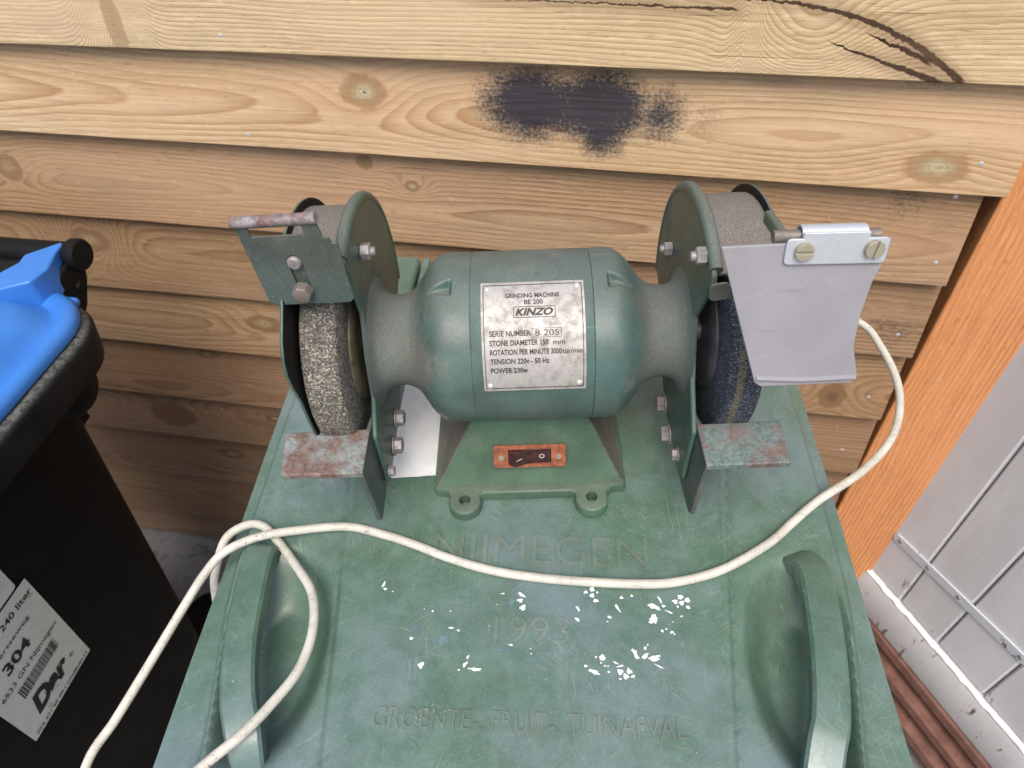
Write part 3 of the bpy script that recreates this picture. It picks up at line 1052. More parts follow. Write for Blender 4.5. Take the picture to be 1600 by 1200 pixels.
for k, (x, y, a, b, an) in enumerate(FL):
    u, v = px_lid(x, y)
    bm = bmesh.new()
    blob(bm, u, v, a * 0.00088, b * 0.00092, math.radians(an), k)
    obj('paint_fleck', bm, m_fleck, lid, smooth=False, recalc=False)
for k, (x, y, a, b, an) in enumerate([(800, 940, 5, 2.2, 60), (810, 925, 4, 1.6, 10), (918, 938, 2.2, 2.0, 0), (980, 935, 3, 2, 0), (788, 1015, 5, 2.0, 10), (690, 1000, 6, 4, 10), (650, 985, 4, 3, 0)]):
    u, v = px_lid(x, y)
    bm = bmesh.new()
    blob(bm, u, v, a * 0.0009, b * 0.0009, math.radians(an), 100 + k, 0.0003)
    obj('faded_paint_fleck', bm, m_fleck_blue, lid, smooth=False, recalc=False)
# white label under the grinder
bm = bmesh.new()
P4 = [(-0.1285, 0.352), (-0.075, 0.3565), (-0.045, 0.357), (-0.047, 0.47), (-0.129, 0.468)]
pts = []
for a, b in zip(P4, P4[1:] + P4[:1]):
    for k in range(6):
        t = k / 6
        pts.append((a[0] + (b[0] - a[0]) * t + random.uniform(-.0004, .0004), a[1] + (b[1] - a[1]) * t + random.uniform(-.0005, .0005)))
bm.faces.new([bm.verts.new((u, v, lid_h(u, v) + 0.0012)) for u, v in pts])
o = obj('sticker', bm, m_sheet, lid, smooth=False, recalc=False)
o['label'] = 'grubby white sticker on the lid under the grinder'
# grips
for sgn, path in ((-1, [(-0.2125, 0.284, -0.010), (-0.2130, 0.280, 0.002), (-0.2135, 0.272, 0.0105), (-0.2110, 0.245, 0.0125), (-0.2050, 0.200, 0.0135), (-0.1960, 0.165, 0.0125), (-0.1870, 0.143, 0.009), (-0.1835, 0.131, 0.001), (-0.1820, 0.124, -0.010)]),
                  (1, [(0.2020, 0.290, -0.010), (0.2045, 0.284, 0.001), (0.2090, 0.272, 0.0095), (0.2085, 0.245, 0.0125), (0.2030, 0.200, 0.0135), (0.1960, 0.165, 0.0125), (0.1900, 0.148, 0.009), (0.1850, 0.131, 0.001), (0.1830, 0.122, -0.010)])):
    bm = bmesh.new()
    P = catmull(path, 8)
    rings = []
    for i, p in enumerate(P):
        t = (P[min(i + 1, len(P) - 1)] - P[max(i - 1, 0)]).normalized()
        side = t.cross(Vector((0, 0, 1))).normalized()
        nn = side.cross(t).normalized()
        f = i / (len(P) - 1)
        hw = 0.0118 * (0.80 + 0.2 * sst(f, 0, 0.2)) * (0.9 + 0.1 * sst(f, 1, 0.8))
        th = 0.0038
        sec = []
        for (a, b) in ((1, 0.4), (0.82, 1), (-0.82, 1), (-1, 0.4), (-1, -2.2), (1, -2.2)):
            sec.append(bm.verts.new(p + side * a * hw + nn * b * th))
        rings.append(sec)
    for A, B in zip(rings, rings[1:]):
        for k in range(6):
            bm.faces.new([A[k], A[(k + 1) % 6], B[(k + 1) % 6], B[k]])
    bm.faces.new(rings[0]); bm.faces.new(rings[-1])
    obj('grip', bm, m_grip, lid, angle=24)
# tub
bm = bmesh.new()
def rr3(x0, x1, y0, y1, z, r=0.03):
    return [bm.verts.new((p[0], p[1], z)) for p in rrect(x0, x1, y0, y1, r, 5)]
rings = [rr3(-0.238, 0.238, 0.060, 0.552, -0.016), rr3(-0.236, 0.236, 0.065, 0.550, -0.10), rr3(-0.228, 0.228, 0.075, 0.545, -0.102), rr3(-0.190, 0.190, 0.13, 0.520, -1.02), rr3(-0.185, 0.185, 0.135, 0.515, -1.06)]
for A, B in zip(rings, rings[1:]):
    for k in range(len(A)):
        bm.faces.new([A[k], A[(k + 1) % len(A)], B[(k + 1) % len(A)], B[k]])
bm.faces.new(rings[-1])
obj('tub', bm, m_tub, gbin, angle=35)
# hinge lugs and handle bar at the back
bm = bmesh.new()
box(bm, -0.176, -0.140, 0.540, 0.655, -0.034, 0.012)
obj('hinge_lug', bm, m_grip, gbin, bevel=0.006, seg=3)
bm = bmesh.new()
box(bm, -0.136, -0.127, 0.540, 0.648, -0.038, 0.014)
obj('hinge_lug', bm, m_grip, gbin, bevel=0.003, seg=3)
bm = bmesh.new()
box(bm, 0.130, 0.176, 0.540, 0.600, -0.050, -0.030)
obj('hinge_lug', bm, m_grip, gbin, bevel=0.006, seg=3)
bm = bmesh.new()
tube(bm, [Vector((-0.23, 0.600, -0.060)), Vector((0.0, 0.600, -0.060)), Vector((0.23, 0.600, -0.060))], 0.012, 16)
obj('handle_bar', bm, m_tub, gbin)

# ------------------------------------------------------------------ black bin with the blue lid
bbin = empty('black_bin', (0, 0, 0), 0, 'black wheeled bin with a bright blue lid and a white address sticker', 'bin')
def bside(z):            # right face
    return -0.630 - 0.135 * (0.99 - z) - 0.004
bm = bmesh.new()
def brr(x0, x1, y0, y1, z, r):
    return [bm.verts.new((p[0], p[1], z)) for p in rrect(x0, x1, y0, y1, r, 8)]
rings = []
for z in (0.998, 0.90, 0.7, 0.5, 0.3, 0.10, 0.04):
    t = (0.998 - z)
    rings.append(brr(-1.19 + 0.09 * t, bside(z), -0.10 + 0.10 * t, 0.478 - 0.022 * t, z, 0.045))
for A, B in zip(rings, rings[1:]):
    for k in range(len(A)):
        bm.faces.new([A[k], A[(k + 1) % len(A)], B[(k + 1) % len(A)], B[k]])
bm.faces.new(rings[-1])
body = obj('body', bm, m_black, bbin, angle=35)
# collar
bm = bmesh.new()
rings = [brr(-1.20, -0.632, -0.115, 0.525, 0.985, 0.06), brr(-1.21, -0.606, -0.125, 0.546, 0.990, 0.072), brr(-1.212, -0.601, -0.127, 0.551, 1.028, 0.075), brr(-1.209, -0.603, -0.124, 0.549, 1.036, 0.075),
         brr(-1.203, -0.608, -0.118, 0.544, 1.040, 0.072), brr(-1.19, -0.632, -0.105, 0.52, 1.040, 0.065)]
for A, B in zip(rings, rings[1:]):
    for k in range(len(A)):
        bm.faces.new([A[k], A[(k + 1) % len(A)], B[(k + 1) % len(A)], B[k]])
obj('rim', bm, m_collar, bbin, angle=50)
# wheel housing bulge and strap behind the collar
bm = bmesh.new()
lathe(bm, [(-0.10, 0.0), (-0.10, 0.038), (-0.045, 0.041), (-0.016, 0.040), (-0.004, 0.030), (0.0, 0.0)], 'x', (-0.628, 0.468, 0.970), 32, closed=False)
obj('hinge_housing', bm, m_black, bbin, angle=50)
bm = bmesh.new()
box(bm, -0.704, -0.688, 0.466, 0.500, 0.874, 0.93)
obj('strap', bm, m_black, bbin, bevel=0.003)
# bracket under the knob
bm = bmesh.new()
prism(bm, [(0.520, 1.050), (0.572, 1.072), (0.602, 1.062), (0.592, 1.038), (0.571, 1.012), (0.552, 0.998), (0.525, 0.990), (0.505, 1.010)], 'x', -0.760, -0.664)
br = obj('handle_bracket', bm, m_black, bbin, bevel=0.004)
bm = bmesh.new()
lathe(bm, [(0.0, 0.007), (0.003, 0.006), (0.003, 0.0)], 'x', (-0.664, 0.574, 1.038), 16, closed=False)
lathe(bm, [(0.0, 0.0055), (0.003, 0.0045), (0.003, 0.0)], 'x', (-0.664, 0.560, 1.022), 16, closed=False)
obj('rivet', bm, m_black, br)
# handle bar with end cap
bm = bmesh.new()
tube(bm, [Vector((-1.20, 0.592, 1.070)), Vector((-0.95, 0.592, 1.070)), Vector((-0.668, 0.594, 1.070))], 0.0155, 24)
hb = obj('handle_bar', bm, m_black, bbin)
bm = bmesh.new()
lathe(bm, [(-0.010, 0.0), (-0.010, 0.017), (-0.006, 0.0195), (0.004, 0.0195), (0.0065, 0.0175), (0.007, 0.0)], 'x', (-0.662, 0.594, 1.071), 32, closed=False)
obj('end_cap', bm, m_black, hb, angle=35)
# blue lid: rounded rectangle profile rings
bm = bmesh.new()
def lid_ring(ins, z, r):
    return brr(-1.198 + ins, -0.612 - ins, -0.11 + ins, 0.545 - ins, z, max(r - ins * 0.6, 0.01))
rings = [lid_ring(0.004, 1.041, 0.066), lid_ring(-0.001, 1.043, 0.068), lid_ring(-0.0015, 1.050, 0.068), lid_ring(0.002, 1.0555, 0.067), lid_ring(0.008, 1.0575, 0.066), lid_ring(0.017, 1.0570, 0.064),
         lid_ring(0.0215, 1.0545, 0.063), lid_ring(0.024, 1.0525, 0.062), lid_ring(0.027, 1.0540, 0.062), lid_ring(0.034, 1.0640, 0.065), lid_ring(0.045, 1.074, 0.07), lid_ring(0.062, 1.081, 0.08), lid_ring(0.10, 1.088, 0.10), lid_ring(0.16, 1.092, 0.12)]
for A, B in zip(rings, rings[1:]):
    for k in range(len(A)):
        bm.faces.new([A[k], A[(k + 1) % len(A)], B[(k + 1) % len(A)], B[k]])
bm.faces.new(rings[-1])
blid = obj('lid', bm, m_blue, bbin, angle=60)
bm = bmesh.new()
box(bm, -0.690, -0.640, 0.520, 0.545, 1.037, 1.050)
obj('lid_tab', bm, m_blue, blid, bevel=0.006, seg=3)
# hinge arm
bm = bmesh.new()
poly = [(-0.95, 0.533), (-0.716, 0.533), (-0.706, 0.553), (-0.709, 0.568), (-0.678, 0.598), (-0.674, 0.592), (-0.672, 0.576), (-0.662, 0.546), (-0.668, 0.522), (-0.700, 0.502), (-0.95, 0.495)]
prism(bm, poly, 'z', 1.048, 1.0865)
obj('hinge_arm', bm, m_blue, blid, bevel=0.003, seg=3)
# sticker on the right face
SX = math.atan(0.135)
bm = bmesh.new()
def side_pt(y, z, off):
    return Vector((bside(z) + off, y, z))
def lab(s, t, off=0.0014):      # s: 0..1 along the text, t: 0..1 downwards
    return side_pt(0.165 + 0.119 * s, 0.845 - 0.213 * t, off)
bm = bmesh.new()
pts = rrect(0, 1, 0, 1, 0.012, 3)
bm.faces.new([bm.verts.new(lab(a, b)) for a, b in pts])
lb = obj('sticker', bm, m_label, bbin, smooth=False)
bm = bmesh.new()
def lx(p):
    return lab(p.x, p.y * -1, 0.0019 + p.z)
def ltext(txt, a, b, base, cap, bold=0.0, shear=0.0):
    bm = bmesh.new()
    text_bm(bm, txt, a, b, -base, cap, 0, shear, 0, lx, bold)
    obj('lettering', bm, m_ink, lb, smooth=False, recalc=False)
ltext('240 liter', 0.53, 0.97, 0.115, 0.047, 0.012)
ltext('tertseweg', 0.31, 0.79, 0.235, 0.036)
ltext('304', 0.29, 0.645, 0.385, 0.085, 0.03)
ltext('6533 GN Nijmegen', 0.09, 0.93, 0.495, 0.040)
ltext('Dar', 0.205, 0.76, 0.865, 0.150, 0.055, 0.28)
ltext('R', 0.812, 0.842, 0.835, 0.026, 0.01)
bm = bmesh.new()
for k in range(24):
    a0, a1 = 2 * PI * k / 24, 2 * PI * (k + 1) / 24
    q = []
    for (a, r) in ((a0, 1), (a1, 1), (a1, 0.86), (a0, 0.86)):
        q.append(bm.verts.new(lab(0.827 + 0.033 * r * math.cos(a), 0.823 + 0.0185 * r * math.sin(a), 0.0019)))
    bm.faces.new(q)
ltext('024 371 60 00 | info@dar.nl', 0.065, 0.955, 0.978, 0.027, 0.008)
obj('printed_ring', bm, m_ink, lb, smooth=False, recalc=False)
rn = random.Random(11)
x = 0.235
while x < 0.80:
    w = rn.choice((0.005, 0.005, 0.010, 0.015))
    bm = bmesh.new()
    bm.faces.new([bm.verts.new(lab(a, b, 0.0019)) for a, b in ((x, 0.545), (x + w, 0.545), (x + w, 0.648), (x, 0.648))])
    obj('barcode_bar', bm, m_ink, lb, smooth=False, recalc=False)
    x += w + rn.choice((0.005, 0.007, 0.010))
bm = bmesh.new()
bm.faces.new([bm.verts.new(side_pt(y, z, 0.0014)) for y, z in rrect(0.145, 0.2715, 0.8485, 0.960, 0.004, 3)])
lb2 = obj('sticker', bm, m_label, bbin, smooth=False)
lb2['label'] = 'upper white sticker with a dark pointed mark'
bm = bmesh.new()
bm.faces.new([bm.verts.new(side_pt(y, z, 0.0019)) for y, z in ((0.262, 0.874), (0.245, 0.8735), (0.205, 0.884), (0.205, 0.898), (0.246, 0.880))])
obj('printed_mark', bm, m_ink, lb2, smooth=False)
# a wheel at the back corner
bm = bmesh.new()
lathe(bm, [(-0.05, 0.0), (-0.05, 0.085), (-0.042, 0.098), (-0.008, 0.098), (0, 0.085), (0, 0.03), (-0.006, 0.0)], 'x', (-0.80, 0.505, 0.10), 32, closed=False)
obj('wheel', bm, m_black, bbin, angle=35)

# ------------------------------------------------------------------ bench grinder
AG = math.radians(10.5)
gr = empty('bench_grinder', (-0.0647, 0.3187, 1.0715), AG, 'old green twin wheel bench grinder with a metal nameplate standing on the green bin lid', 'grinder')
YA, ZA, RM = 0.068, 0.1315, 0.0635
# motor: middle shell
bm = bmesh.new()
lathe(bm, [(-0.0342, 0.060), (-0.0342, 0.0631), (-0.0336, 0.0635), (0.0, RM), (0.0486, 0.0635), (0.0492, 0.0631), (0.0492, 0.060)], 'x', (0, YA, ZA), 96)
obj('motor_housing', bm, m_motor, gr, angle=60)


def spl(pts, per=7):
    return [(p.x, p.y) for p in catmull([(a, b, 0) for a, b in pts], per)]


profL = [(-0.0345, 0.0627), (-0.0352, 0.0633), (-0.045, 0.0636), (-0.0535, 0.0632), (-0.060, 0.0608), (-0.066, 0.0555), (-0.0705, 0.049), (-0.075, 0.0425), (-0.0795, 0.0378), (-0.085, 0.0352), (-0.090, 0.0343), (-0.096, 0.0347), (-0.1010, 0.0368), (-0.1045, 0.0405), (-0.1085, 0.050)]
profR = [(0.0495, 0.0627), (0.0502, 0.0633), (0.058, 0.0636), (0.0655, 0.0630), (0.071, 0.0603), (0.0765, 0.0552), (0.0815, 0.0487), (0.086, 0.0425), (0.0905, 0.0380), (0.096, 0.0354), (0.102, 0.0345), (0.108, 0.0350), (0.112, 0.0372), (0.1155, 0.0415), (0.1185, 0.050)]


def notch(x0, x1, a0, a1):
    def fn(t, a, r):
        deg = math.degrees(a)
        f = (t - x0) / (x1 - x0)
        if 0 <= f <= 1:
            half = (a1 - a0) / 2 * (1 - 0.85 * f)
            mid = (a0 + a1) / 2 + (a1 - a0) * 0.10 * f
            k = sst(half - abs(deg - mid), 0, 3.2) * sst(f, 0, 0.14)
            return r - 0.0070 * (1 - 0.9 * f) * k
        return r
    return fn


for nm, prof, fn in (('end_bell', profL, notch(-0.046, -0.068, 97, 111)), ('end_bell', profR, notch(0.059, 0.081, 95, 109))):
    bm = bmesh.new()
    lathe(bm, spl(prof, 14), 'x', (0, YA, ZA), 420, closed=False, fn=fn)
    obj(nm, bm, m_motor, gr, angle=50)
# small oil hole on top of the shell
bm = bmesh.new()
lathe(bm, [(0.0, 0.0019), (-0.0008, 0.0014), (-0.001, 0.0)], 'z', (0, 0, 0), 12, closed=False)
o = obj('oil_hole', bm, m_dark, gr)
a = math.radians(97)
o.location = (0.012, YA + (RM + 0.0002) * math.cos(a), ZA + (RM + 0.0002) * math.sin(a))
o.rotation_euler = (-(PI / 2 - a), 0, 0)

# pedestal
bm = bmesh.new()
def frus(z, x0, x1, y0, y1):
    return [bm.verts.new(p) for p in ((x0, y0, z), (x1, y0, z), (x1, y1, z), (x0, y1, z))]
secs = [frus(0.0, -0.0785, 0.0815, 0.015, 0.112), frus(0.007, -0.0785, 0.0815, 0.0165, 0.112), frus(0.0100, -0.0750, 0.078, 0.0190, 0.109), frus(0.088, -0.037, 0.045, 0.033, 0.103)]
for A, B in zip(secs, secs[1:]):
    for k in range(4):
        bm.faces.new([A[k], A[(k + 1) % 4], B[(k + 1) % 4], B[k]])
bm.faces.new(secs[0]); bm.faces.new(secs[-1])
bm.faces.ensure_lookup_table()
ped = obj('pedestal', bm, [m_base, m_side], gr, bevel=0.003, seg=3)
for p in ped.data.polygons:
    if abs(p.normal.x) > 0.7:
        p.material_index = 1
# foot plate: front lip with two drilled ears
bm = bmesh.new()
lip = [(-0.0775, 0.020), (-0.0775, 0.0145), (-0.066, 0.0125), (-0.0655, 0.006)]
for cx in (-0.052, 0.052):
    pass
pts = [(-0.077, 0.024), (-0.077, 0.0150), (-0.0665, 0.0135)] + [(x, y) for x, y in arc(-0.052, 0.0035, 0.0135, 160, 380, 18)] + [(-0.0365, 0.0100), (0.0365, 0.0100)] + [(x, y) for x, y in arc(0.052, 0.0035, 0.0135, 160, 380, 18)] + [(0.069, 0.0135), (0.080, 0.0150), (0.080, 0.024)]
outer = pts
hole1 = arc(-0.052, 0.0035, 0.0047, 360, 0, 20)[:-1]
hole2 = arc(0.052, 0.0035, 0.0047, 360, 0, 20)[:-1]
def inset(P, d):
    out = []
    n_ = len(P)
    for k in range(n_):
        a, b, c = Vector(P[k - 1]), Vector(P[k]), Vector(P[(k + 1) % n_])
        t = ((b - a).normalized() + (c - b).normalized())
        t = t.normalized() if t.length > 1e-6 else (c - b).normalized()
        nn = Vector((-t.y, t.x))
        out.append((b.x + nn.x * d, b.y + nn.y * d))
    return out
area = sum(outer[k - 1][0] * outer[k][1] - outer[k][0] * outer[k - 1][1] for k in range(len(outer)))
sg = 1 if area > 0 else -1
for z, ins in ((0.0004, 0.0), (0.0074, 0.0), (0.0088, 0.0007), (0.0094, 0.0020)):
    loops = []
    es = []
    for L in (inset(outer, sg * ins), hole1, hole2):
        vs2 = [bm.verts.new((x, y, z)) for x, y in L]
        loops.append(vs2)
        for k in range(len(vs2)):
            es.append(bm.edges.new((vs2[k], vs2[(k + 1) % len(vs2)])))
    if z in (0.0004, 0.0094):
        bmesh.ops.triangle_fill(bm, use_beauty=True, use_dissolve=False, edges=es)
    if z > 0.005:
        for A, B in zip(prev, loops):
            for k in range(len(A)):
                bm.faces.new([A[k], A[(k + 1) % len(A)], B[(k + 1) % len(B)], B[k]])
    prev = loops
obj('foot', bm, m_base, gr, angle=50)
# dust dark plug below the drilled holes is the lid itself; back lip
bm = bmesh.new()
box(bm, -0.076, 0.079, 0.106, 0.118, 0.0004, 0.008)
obj('foot', bm, m_base, gr, bevel=0.002)

# switch on the sloping front face
SLOPE = math.atan2(0.033 - 0.0175, 0.088 - 0.0115)
sw = empty('switch', (0.0025, 0.0175 + (0.0415 - 0.0115) * math.tan(SLOPE), 0.0415), 0)
sw.parent = gr
sw.rotation_euler = (-SLOPE, 0, 0)
bm = bmesh.new()
outer = rrect(-0.0290, 0.0290, -0.0112, 0.0112, 0.0022, 4)
inner = [(-0.0172, -0.0078), (-0.0172, 0.0078), (0.0172, 0.0078), (0.0172, -0.0078)]
prev = None
for y in (-0.0004, -0.0024):
    loops, es = [], []
    for L in (outer, inner):
        vs2 = [bm.verts.new((x, y, z)) for x, z in L]
        loops.append(vs2)
        for k in range(len(vs2)):
            es.append(bm.edges.new((vs2[k], vs2[(k + 1) % len(vs2)])))
    bmesh.ops.triangle_fill(bm, use_beauty=True, use_dissolve=False, edges=es)
    if prev:
        for A, B in zip(prev, loops):
            for k in range(len(A)):
                bm.faces.new([A[k], A[(k + 1) % len(A)], B[(k + 1) % len(B)], B[k]])
    prev = loops
swp = obj('switch_plate', bm, m_switchplate, sw, bevel=0.0006)
bm = bmesh.new()
prism(bm, [(-0.0166, 0.001), (-0.0166, -0.0040), (-0.0120, -0.0066), (-0.0040, -0.0036), (0.0010, -0.0022), (0.0166, -0.0012), (0.0166, 0.001)], 'z', -0.0073, 0.0073)
rk = obj('rocker', bm, m_rocker, sw, bevel=0.0006)
bm = bmesh.new()
a = math.atan2(0.003, 0.008)
def on_rock(x, z):
    y = -0.0066 + (x + 0.012) * 0.003 / 0.008 if x < -0.004 else (-0.0022 + (x - 0.001) * 0.001 / 0.0156)
    return (x, y - 0.00045, z)
bm.faces.new([bm.verts.new(on_rock(*p)) for p in ((-0.0105, -0.0006), (-0.0062, 0.0006), (-0.0060, 0.0001), (-0.0103, -0.0012))])
for k in range(20):
    q = []
    for (t, r) in ((k, 0.0021), (k + 1, 0.0021), (k + 1, 0.0016), (k, 0.0016)):
        an = 2 * PI * t / 20
        q.append(bm.verts.new(on_rock(0.0098 + r * math.cos(an), 0.0002 + r * math.sin(an))))
    bm.faces.new(q)
obj('switch_marks', bm, m_white, sw, smooth=False)


def slot_screw(name, r, h, mat, parent, loc, rot, spin, dome=0.0):
    bm = bmesh.new()
    w = 0.13 * r
    top = h
    for sgn in (-1, 1):
        base = [(x, y) for x, y in arc(0, 0, r, 0, 180, 14)]
        pts = []
        for x, y in base:
            pts.append((x, max(y, w)))
        pts = [(x * sgn, y * sgn) for x, y in pts]
        prism(bm, pts, 'z', 0, top)
    lathe(bm, [(0, r * 0.97), (top * 0.55, r * 0.97)], 'z', n=20)
    o = obj(name, bm, mat, parent, bevel=r * 0.09, seg=2)
    o.location = loc
    o.rotation_euler = rot
    o.rotation_euler.rotate_axis('Z', spin)
    return o


for x, sp in ((-0.0228, 0.5), (0.0232, 0.9)):
    slot_screw('screw', 0.0025, 0.0011, m_screw, sw, (x, -0.0024, 0.0), (PI / 2, 0, 0), sp)

# nameplate wrapped round the shell
NX0, NX1, NA0, NA1 = -0.0265, 0.0430, 103.0, 172.5
RP = RM + 0.0010


def np_pt(s, t, off=0.0):
    a = math.radians(NA0 + (NA1 - NA0) * t)
    r = RP + off
    return Vector((NX0 + (NX1 - NX0) * s, YA + r * math.cos(a), ZA + r * math.sin(a)))


bm = bmesh.new()
rowsA, rowsB = [], []
for k in range(33):
    rowsA.append([bm.verts.new(np_pt(s, k / 32)) for s in (0, 0.25, 0.5, 0.75, 1)])
    rowsB.append([bm.verts.new(np_pt(s, k / 32, -0.0014)) for s in (0, 0.25, 0.5, 0.75, 1)])
for k in range(32):
    for i in range(4):
        bm.faces.new([rowsA[k][i], rowsA[k][i + 1], rowsA[k + 1][i + 1], rowsA[k + 1][i]])
    bm.faces.new([rowsA[k][0], rowsA[k + 1][0], rowsB[k + 1][0], rowsB[k][0]])
    bm.faces.new([rowsA[k][4], rowsA[k + 1][4], rowsB[k + 1][4], rowsB[k][4]])
for k in (0, 32):
    for i in range(4):
        bm.faces.new([rowsA[k][i], rowsA[k][i + 1], rowsB[k][i + 1], rowsB[k][i]])
npl = obj('nameplate', bm, m_plate, gr, angle=40)
bm = bmesh.new()
ASP = (NX1 - NX0) / (math.radians(NA1 - NA0) * RP)


def npx(p):
    return np_pt(p.x, -p.y, 0.00022)


def nt(txt, a, b, base, cap, bold=0.024, shear=0.0):
    bm = bmesh.new()
    text_bm(bm, txt, a, b, -base, cap, 0, shear, 0, npx, bold)
    obj('lettering', bm, m_ink, npl, smooth=False, recalc=False)


def line(x0, y0, x1, y1, w=0.004):
    bm = bmesh.new()
    n = 14
    for k in range(n):
        a, b = k / n, (k + 1) / n
        p = [(x0 + (x1 - x0) * a, y0 + (y1 - y0) * a), (x0 + (x1 - x0) * b, y0 + (y1 - y0) * b)]
        dx, dy = (0, w / 2) if abs(x1 - x0) > abs(y1 - y0) else (w / 2, 0)
        bm.faces.new([bm.verts.new(np_pt(u + sx * dx, v + sx * dy, 0.00022)) for (u, v), sx in ((p[0], -1), (p[1], -1), (p[1], 1), (p[0], 1))])
    obj('printed_line', bm, m_ink, npl, smooth=False, recalc=False)


nt('GRINDING MACHINE', 0.235, 0.76, 0.158, 0.040)
nt('BE 200', 0.42, 0.60, 0.220, 0.040)
nt('KINZO', 0.33, 0.695, 0.318, 0.060, 0.040, 0.30)
for q in ((0.315, 0.242, 0.715, 0.242), (0.315, 0.336, 0.715, 0.336)):
    line(*q, 0.006)
for q in ((0.315, 0.242, 0.315, 0.336), (0.715, 0.242, 0.715, 0.336)):
    line(*q, 0.006)
nt('SERIE NUMBER', 0.075, 0.475, 0.492, 0.045)
nt('8 205', 0.515, 0.745, 0.495, 0.052, 0.0)
for q in ((0.485, 0.432, 0.765, 0.432), (0.485, 0.508, 0.765, 0.508), (0.485, 0.432, 0.485, 0.508), (0.765, 0.432, 0.765, 0.508)):
    line(*q, 0.003)
nt('STONE DIAMETER 150', 0.075, 0.64, 0.572, 0.045)
nt('mm', 0.685, 0.80, 0.572, 0.042, 0.01)
nt('ROTATION PER MINUTE 3000', 0.075, 0.765, 0.652, 0.045)
nt('tur/min', 0.77, 0.965, 0.652, 0.042, 0.01)
nt('TENSION 220v - 50 Hz', 0.075, 0.645, 0.732, 0.045)
nt('POWER 230w', 0.075, 0.435, 0.815, 0.045)
for q in ((0.025, 0.03, 0.975, 0.03), (0.025, 0.97, 0.975, 0.97), (0.025, 0.03, 0.025, 0.97), (0.975, 0.03, 0.975, 0.97)):
    line(*q, 0.007)
bm = bmesh.new()
lathe(bm, [(0.0, 0.0023), (0.0006, 0.0021), (0.0012, 0.0012), (0.0014, 0.0)], 'z', n=16, closed=False)
rv = obj('rivet', bm, metal('aluminium rivet', (0.66, 0.65, 0.62), 0.3, 0.25), npl)
for k, (s, t) in enumerate(((0.062, 0.065), (0.935, 0.055), (0.062, 0.945), (0.935, 0.935))):
    o = rv if k == 0 else dup(rv, npl)
    p = np_pt(s, t)
    a = math.radians(NA0 + (NA1 - NA0) * t)
    o.location = p
    o.rotation_euler = (-(PI / 2 - a), 0, 0)

# hex bolt prototype along +Z with washer
bm = bmesh.new()
lathe(bm, [(0.0, 0.0074), (0.0010, 0.0074), (0.0012, 0.0070)], 'z', n=24)
lathe(bm, [(0.0012, 0.0058), (0.0058, 0.0058), (0.0064, 0.0050)], 'z', n=6)
hexb = obj('bolt', bm, m_bolt, gr, bevel=0.0004)
bm = bmesh.new()
lathe(bm, [(0.0, 0.0052), (0.0052, 0.0052), (0.0057, 0.0044)], 'z', n=6)
lathe(bm, [(0.0052, 0.0028), (0.0078, 0.0028), (0.0084, 0.0022)], 'z', n=12)
nutb = obj('nut', bm, m_bolt, gr, bevel=0.0004)
placed = {'b': 0, 'n': 0}


def fix(kind, loc, inward, spin=0.0, scale=1.0, tilt=0.0):
    proto = hexb if kind == 'b' else nutb
    o = proto if placed[kind] == 0 else dup(proto, gr)
    placed[kind] += 1
    o.location = loc
    o.rotation_euler = (0, PI / 2 * inward + tilt, 0)
    o.rotation_euler.rotate_axis('Z', spin)
    o.scale = (scale * 1.18,) * 3
    return o


def guard_plate(x0, x1, pts, mat, lipdir, name='guard_plate', parent=None):
    bm = bmesh.new()
    prism(bm, pts, 'x', x0, x1)
    return obj(name, bm, mat, parent or gr, bevel=0.0024, seg=3)


CHEEK = {-1: [(0.0332, 0.2222), (0.0439, 0.1793), (0.0393, 0.1668), (0.0300, 0.1500), (0.0210, 0.1190), (-0.0010, 0.0985), (-0.0010, 0.0440), (0.0030, 0.0410), (0.0425, 0.0400), (0.0780, 0.0420), (0.1050, 0.0580), (0.1180, 0.0950)],
         1: [(0.0150, 0.2170), (0.0376, 0.1708), (0.0302, 0.1524), (0.0161, 0.1284), (-0.0100, 0.1038), (-0.0085, 0.0470), (-0.0040, 0.0435), (0.0649, 0.0400), (0.1000, 0.0560), (0.1180, 0.0950)]}
COVER = {-1: [(0.0165, 0.2125), (-0.0030, 0.1985), (-0.0105, 0.1880), (-0.0130, 0.1780), (-0.0112, 0.1640), (-0.0078, 0.1480), (-0.0068, 0.1310), (-0.0040, 0.1080), (0.0120, 0.0850), (0.0300, 0.0620), (0.0560, 0.0450), (0.0950, 0.0500)],
         1: [(0.036, 0.205), (0.045, 0.160), (0.050, 0.100), (0.070, 0.055), (0.100, 0.050)]}
FLANGE = {-1: [(-0.0365, 0.1050), (0.0025, 0.1050), (0.050, 0.090), (0.090, 0.066), (0.090, 0.046), (0.012, 0.0340), (-0.0270, 0.0325), (-0.0310, 0.0370)],
          1: [(-0.0385, 0.1050), (-0.0025, 0.1050), (0.050, 0.090), (0.090, 0.066), (0.090, 0.046), (0.0250, 0.0230), (-0.0280, 0.0310), (-0.0325, 0.0360)]}
REST = {-1: [(-0.1117, -0.0370), (-0.1117, 0.0025), (-0.1735, 0.0010), (-0.1690, -0.0370)],
        1: [(0.1217, -0.0395), (0.1217, -0.0025), (0.1810, -0.0015), (0.1790, -0.0385)]}
